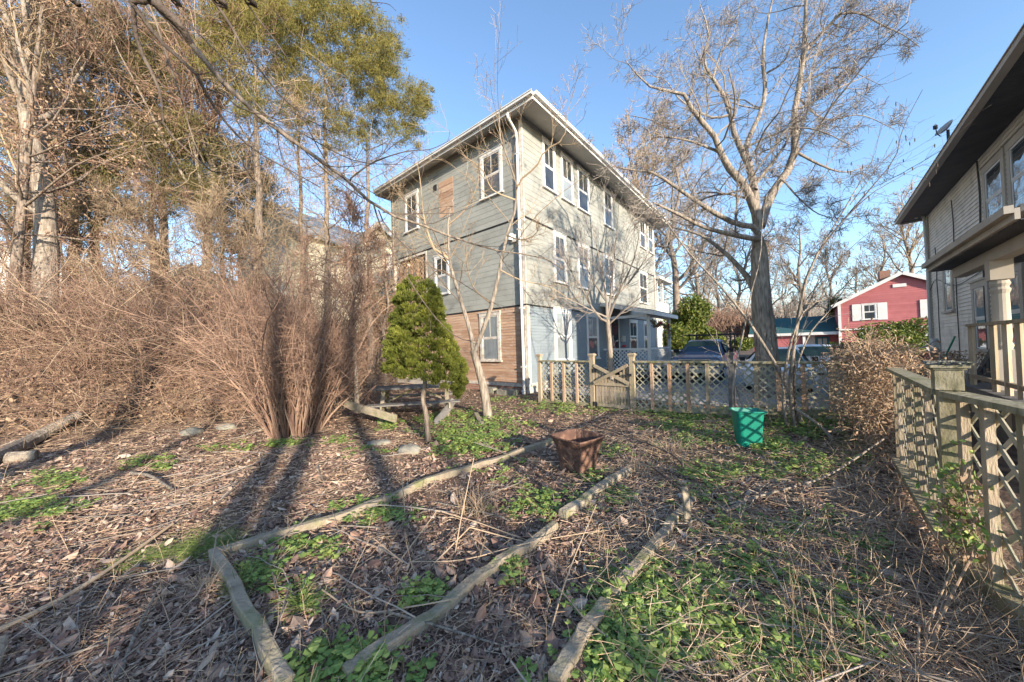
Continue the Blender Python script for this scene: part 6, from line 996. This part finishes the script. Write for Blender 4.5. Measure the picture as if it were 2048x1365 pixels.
tag(m.build('leaf_litter', M['litter'], loc=(0, 0, 0)), 'brown dead leaves and bark chips covering the yard', 'leaf litter', kind='stuff')
def straws(n, L, r, reg=None, tilt=.12, dmax=14, dirb=None, p=1.0, lift=.02, K=4, wig=.25):
    x, y = screenpts(n, dmax=dmax, p=p)
    if reg is not None: k = reg(x, y); x, y = x[k], y[k]
    n = len(x); a = RS.uniform(0, 2*math.pi, n) if dirb is None else RS.normal(dirb, .5, n); d_ = np.c_[np.cos(a), np.sin(a), RS.normal(tilt*.5, tilt, n)]; P = [np.c_[x, y, hz(x, y)+RS.uniform(0, lift, n)]]; l = L*RS.uniform(.3, 1.5, (n, 1))/(K-1)
    for k in range(K-1): d_ = d_+RS.normal(0, wig, d_.shape)*np.array([1, 1, .35]); d_ /= np.linalg.norm(d_, axis=1, keepdims=True); q = P[-1]+d_*l; q[:, 2] = np.maximum(q[:, 2], hz(q[:, 0], q[:, 1])+.003); P.append(q)
    P = np.stack(P, 1); return P, r*RS.uniform(.6, 1.5, (n, 1))*np.clip(P[:, 0, 1:2], 1.3, 6)**.35*np.ones((1, K))
m = MB(); P, R = straws(22000, .14, .001, yard); m.tubes(P, R, 3)
P, R = straws(40000, .22, .0011, lambda x, y: yard(x, y) & (x > .12*y+.3) & (y > 1.2), tilt=.14, lift=.06); m.tubes(P, R, 3)
P, R = straws(9000, .22, .0012, lambda x, y: yard(x, y) & (x < -.3*y) & (y > 3), tilt=.1, lift=.03); m.tubes(P, R, 3)
tag(m.build('dry_straw', M['straw'], loc=(0, 0, 0)), 'pale dry straw and flattened grass lying over the litter', 'straw', kind='stuff')
m = MB(); P, R = straws(420, .8, .003, yard, tilt=.06, K=7, wig=.14, lift=.03); m.tubes(P, R, 5); P1, R1 = kids(P, R, 2, .2, .9, 40, 10, .35, .6, .1, 0, 4); P1[:, :, 2] = np.maximum(P1[:, :, 2], hz(P1[:, :, 0], P1[:, :, 1])+.004); m.tubes(P1, np.maximum(R1, .0012), 3)
tag(m.build('fallen_twigs', M['twigpale'], loc=(0, 0, 0)), 'grey twigs scattered over the yard', 'twigs', kind='stuff')
# standing dry weeds on the right and by the fence
def stalks(n, reg, h, r, lean=.35, K=6, sub=3):
    x, y = screenpts(n*6, dmin=1.3, dmax=9); k = reg(x, y) & yard(x, y); x, y = x[k][:n], y[k][:n]; n = len(x); d_ = np.c_[RS.normal(0, lean, (n, 2)), np.ones(n)]; d_ /= np.linalg.norm(d_, axis=1, keepdims=True); P = [np.c_[x, y, hz(x, y)-.01]]; l = h*RS.uniform(.35, 1.3, (n, 1))/(K-1)
    for k in range(K-1): d_ = d_+RS.normal(0, .1, d_.shape); d_ /= np.linalg.norm(d_, axis=1, keepdims=True); P.append(P[-1]+d_*l)
    P = np.stack(P, 1); R = r*RS.uniform(.6, 1.4, (n, 1))*np.linspace(1, .5, K); P1, R1 = kids(P, R, sub, .4, 1, 40, 12, .3, .6, .15, 0, 4); return P, R, P1, np.maximum(R1, .001)
fd = lambda x, y: (x-QP[0])*-.7317+(y-QP[1])*.6816     # distance inward from the near fence
m = MB()
for n, reg, h, r in ((300, lambda x, y: (fd(x, y) < .8) & (x > .9), .45, .0018), (200, lambda x, y: (x > .6) & (y > 2.2), .26, .0016), (110, lambda x, y: (x < .6) & (x > -1.5), .26, .002), (120, lambda x, y: (x < -1.6), .3, .002), (160, lambda x, y: (y > 4.5) & (x > 2.5), .55, .0028)):
    P, R, P1, R1 = stalks(n, reg, h, r); m.tubes(P, R, 4); m.tubes(P1, R1, 3)
tag(m.build('dry_weeds', M['cane'], loc=(0, 0, 0)), 'standing dead weed stalks, thickest along the near fence', 'weeds', kind='stuff')
# green weeds in patches
PT = [(1330, 1230, 110, 70, 150), (1400, 1300, 170, 60, 150), (1270, 1190, 60, 30, 50), (1520, 1310, 150, 55, 80), (1650, 1180, 90, 50, 40), (1500, 1145, 110, 30, 60), (1440, 1125, 60, 20, 30), (1600, 1250, 110, 60, 50), (1700, 1300, 80, 50, 30), (1230, 1320, 60, 40, 60), (740, 1345, 60, 25, 45), (640, 1350, 50, 25, 25), (840, 1195, 32, 18, 22), (620, 1200, 25, 30, 10), (1080, 1012, 60, 20, 70),
      (1020, 1145, 20, 12, 10), (640, 1090, 50, 20, 20), (770, 1032, 60, 14, 45), (520, 1145, 40, 22, 30), (60, 1015, 60, 18, 60), (30, 1030, 50, 14, 30), (110, 965, 40, 8, 24), (290, 930, 40, 8, 20), (440, 900, 40, 6, 14), (900, 870, 45, 20, 80), (930, 900, 50, 14, 50), (1000, 852, 45, 14, 60), (960, 882, 50, 16, 60), (1130, 822, 60, 7, 60), (1190, 815, 40, 6, 40), (1100, 810, 40, 5, 30), (1010, 800, 40, 6, 30), (1330, 824, 50, 7, 70), (1400, 830, 70, 9, 130), (1470, 836, 80, 9, 130), (1580, 845, 80, 14, 130), (1660, 850, 60, 12, 80), (1400, 880, 60, 12, 60),
      (1540, 890, 40, 14, 60), (1360, 855, 50, 8, 40), (1400, 960, 70, 20, 60), (1500, 950, 90, 20, 60), (1420, 1000, 40, 14, 40), (1240, 1000, 25, 14, 22), (570, 890, 40, 6, 26), (775, 852, 14, 6, 26), (870, 842, 40, 10, 50), (930, 832, 50, 8, 60), (560, 1100, 30, 10, 14), (1230, 905, 40, 10, 20), (1640, 930, 70, 20, 50), (1560, 1060, 90, 25, 50), (1690, 1080, 60, 40, 30), (1200, 960, 30, 10, 10), (740, 905, 40, 8, 12), (680, 885, 40, 6, 14), (1440, 1060, 80, 20, 30), (1000, 960, 40, 10, 8), (700, 1010, 30, 10, 8)]
C_ = []; Uu = []; Ww = []; SP = []; yl = []
for u, v, du, dv, n in PT:
    for _ in range(int(n*((.42 if u > 1360 else .75) if v > 940 else .9))):
        uu, vv = rnd.gauss(u, du*.75), rnd.gauss(v, dv*.75)
        if vv < 720: continue
        p = gp(uu, vv) if _ < 6 or p[1] < 3 else None
        if p is None: 
            r_ = ray(uu, vv); k = (hz1(P0[0], P0[1])-EYE)/r_[2]; p = CAM+r_*k; p[2] = hz1(p[0], p[1])
        P0 = p
        if fd(p[0], p[1]) < .05 and p[1] < 4.3: continue
        big_ = rnd.uniform(.7, 1.3)*(1 if p[1] < 4 else 1.25); y_ = rnd.random()
        for s in range(rnd.randint(3, 5)):
            a = rnd.uniform(0, 2*math.pi); l = rnd.uniform(.04, .11)*big_; e = np.array([math.cos(a), math.sin(a), 0]); up = rnd.uniform(.02, .07)*big_; tip = p+e*l+np.array([0, 0, up]); SP.append([p, p+e*l*.5+np.array([0, 0, up*.9]), tip])
            for j in range(rnd.choice((3, 5, 5))):
                f = 1-.32*(j//2); sd = (0 if j == 0 else (1 if j % 2 else -1)); sc = rnd.uniform(.009, .022)*big_*(1 if j else 1.2)
                o2 = np.array([-e[1], e[0], 0])*sd*sc*1.25; c = p+(tip-p)*f+o2+np.array([0, 0, rnd.uniform(0, .006)]); dr = e*(.7 if sd else 1)+o2*40; dr[2] = rnd.uniform(-.3, .2); dr /= np.linalg.norm(dr); nrm = np.array([rnd.gauss(0, .3), rnd.gauss(0, .3), 1]); w_ = np.cross(dr, nrm); w_ /= np.linalg.norm(w_)
                C_.append(c); Uu.append(dr*sc); Ww.append(w_*sc*.8); yl.append(np.clip(y_*.7+rnd.random()*.3, 0, 1))
m = MB(); m.leaves(np.array(C_), np.array(Uu), np.array(Ww), r=np.array(yl)); SP = np.array(SP); m.tubes(SP, np.full((len(SP), 3), .0011), 3)
tag(m.build('green_weeds', M['green'], loc=(0, 0, 0)), 'low round leaved green weeds growing in patches through the litter', 'weeds', kind='stuff')
m = MB()
for u, v, du, dv, n, L in ((430, 1085, 55, 22, 900, .11), (370, 1100, 50, 16, 500, .1), (300, 1110, 40, 12, 200, .09), (480, 1175, 25, 20, 160, .12), (610, 1215, 30, 14, 90, .14), (250, 1130, 40, 12, 120, .08), (1420, 920, 120, 22, 250, .11), (1560, 930, 120, 25, 250, .11), (1480, 1060, 160, 40, 90, .12), (1700, 900, 70, 40, 250, .16), (900, 860, 80, 20, 300, .09)):
    uu = RS.normal(u, du*.55, n); vv = RS.normal(v, dv*.55, n); P0 = np.array([ray(a, b_) for a, b_ in zip(uu, vv)]); k = (.02-EYE)/P0[:, 2]; P0 = CAM+P0*k[:, None]; P0[:, 2] = hz(P0[:, 0], P0[:, 1]); ok = fd(P0[:, 0], P0[:, 1]) > .03; P0 = P0[ok]; n = len(P0)
    d_ = np.c_[RS.normal(0, .5, (n, 2)), np.full(n, .8)]; P = [P0]
    for k in range(3): P.append(P[-1]+d_*L*RS.uniform(.2, .45, (n, 1))); d_ = d_*np.array([1.2, 1.2, .35])
    m.tubes(np.stack(P, 1), np.full((n, 4), .0016)*np.array([1, .9, .6, .2]), 3)
tag(m.build('green_grass', M['grass'], loc=(0, 0, 0)), 'thin green grass tufts coming up through dead straw', 'grass', kind='stuff')
def tuft(lab, u, v, n, h, mt, r=.002, sp=.7, rad=.1):
    p = gp(u, v); m = MB(); a = RS.normal(0, sp, (n, 2)); d_ = np.c_[a, np.ones(n)]; P = [p+np.c_[RS.normal(0, rad*.5, (n, 2)), np.zeros(n)]]; l = h*RS.uniform(.4, 1.2, (n, 1))/5
    for k in range(5): d_ /= np.linalg.norm(d_, axis=1, keepdims=True); P.append(P[-1]+d_*l); d_ = d_+RS.normal(0, .12, d_.shape)-np.array([0, 0, .14])
    m.tubes(np.stack(P, 1), np.full((n, 6), r)*np.linspace(1, .4, 6), 3); return tag(m.build('grass_tuft', M[mt]), lab, 'grass tuft')
tuft('clump of broken dry stalks in the middle bed below the tub', 955, 1025, 110, .3, 'cane', .0028, .6, .16)
tuft('dry straw clump at the far end of the middle bed timber', 1270, 945, 160, .3, 'straw', .002, .9, .2)
tuft('pale grass clump spilling over the short bed timber', 408, 1180, 110, .16, 'straw', .0016, .9, .1)
tuft('green strap leaved tuft inside the left corner of the bed', 480, 1180, 40, .2, 'grass', .003, 1.0, .06)
tuft('small strap leaved tuft in the left part of the bed', 605, 1215, 40, .2, 'grass', .003, 1.1, .05)
tuft('matted pale straw mound right of the tub', 1330, 905, 260, .4, 'straw', .002, 1.3, .35)
# climbing green vine on the near fence
vb = rb.p(.22, 0, .03); vn = thing('fence_vine', 'bright green leafed vine climbing the near fence beside the capped post', 'vine', (vb[0], vb[1], 0)); m = MB(); VP = []
for k in range(16):
    t0 = .24+rnd.gauss(0, .1); q = [rb.p(t0, .0, .05)]; 
    for j in range(8): q.append(rb.p(t0+rnd.gauss(0, .05), .1*(j+1)*rnd.uniform(.7, 1.1), .05+rnd.gauss(.02, .03)))
    VP.append(q)
VP = np.array(VP); m.tubes(VP, np.full(VP.shape[:2], .0025), 4); m.build('stems', M['cane'], vn)
Q = VP[:, 3:].reshape(-1, 3); Q = np.repeat(Q, 4, 0)+RS.normal(0, .045, (len(Q)*4, 3)); Q = Q[Q[:, 2] > .3]; U = RS.normal(0, 1, Q.shape); U /= np.linalg.norm(U, axis=1, keepdims=True); Wv = np.cross(U, RS.normal(size=U.shape)); Wv /= np.linalg.norm(Wv, axis=1, keepdims=True); s_ = RS.uniform(.6, 1.3, (len(Q), 1)); h2 = len(Q)*2//3
m = MB(); m.leaves(Q[:h2], (U*.022*s_)[:h2], (Wv*.012*s_)[:h2]); m.build('leaves', M['green'], vn); m = MB(); Q2 = Q[h2:]-np.array([0, 0, .12]); m.leaves(Q2, (U*.024*s_)[h2:], (Wv*.015*s_)[h2:]); m.build('dead_leaves', M['deadleaf'], vn)
for lab, pts, r in (('thick tan cane leaning right in front of the near fence', [gp(1860, 1330), at(1880, 1240, 1.75), at(1945, 1110, 2.0)], .009), ('thin tan cane curving up before the near fence', [gp(1845, 1345), at(1865, 1230, 1.8), at(1930, 1090, 2.1)], .005), ('short upright cane stub at the lower right', [gp(1835, 1335), at(1838, 1250, 1.72)], .007), ('tall straight cane standing right of the green weeds', [gp(1665, 1330), at(1660, 1180, 1.8)], .004), ('leaning tan cane crossing the weeds at the lower right', [gp(1668, 1245), at(1700, 1130, 2.3), at(1745, 1020, 2.6)], .004)):
    stick(lab, pts, r, r*.6, 'cane', 'dry_cane', 'cane')
# ================================================================== BEHIND THE CAMERA: what throws the long shadows
SB = 'trees behind the photographer'
for i, (u, v, s_, h, r) in enumerate(((480, 960, 9.0, 12, .17), (600, 1000, 12, 13, .2), (705, 930, 16, 14, .2), (950, 1010, 17, 12, .14), (110, 1010, 12, 12, .12))):
    p = gp(u, v); q = (p[0]+.479*s_, p[1]-.878*s_); bare('garden_tree', 'bare tree standing behind the photographer, throwing long shadow streak number %s across the beds' % 'one two three four five six seven'.split()[i], (q[0], q[1], 0), h, r, 20+i, 'bark', 'twig', .6, .5, (.3, .2), SB, fork=.45, fine=False, tr=1.5)
hb_ = thing('shade_hedge', 'twiggy leafy hedge added unseen behind the photographer to shade the nearest beds', 'hedge', (2.2, -3.6, 0)); n = 9000  # hedge added out of view to cast dappled shade on the nearest beds
C_ = np.c_[RS.uniform(.0, 3.1, n), RS.normal(-3.7, .25, n), RS.uniform(.05, 1, n)**.8*1.75+RS.normal(0, .08, n)]; C_ = C_[vnoise(C_[:, 0], C_[:, 2], 2.2)+vnoise(C_[:, 0], C_[:, 2], 5) > .02]; U = RS.normal(0, 1, C_.shape); U /= np.linalg.norm(U, axis=1, keepdims=True); Wv = np.cross(U, RS.normal(size=U.shape)); Wv /= np.linalg.norm(Wv, axis=1, keepdims=True); m = MB(); m.leaves(C_, U*.06, Wv*.03); m.build('leaves', M['rhodo'], hb_)
m = MB(); P_ = np.array([[[x, -3.7, -.05], [x+.1, -3.6, 1], [x-.05, -3.75, 2]] for x in np.linspace(.1, 3, 18)]); m.tubes(P_, np.full((18, 3), .025), 5); m.build('stems', M['bark'], hb_)
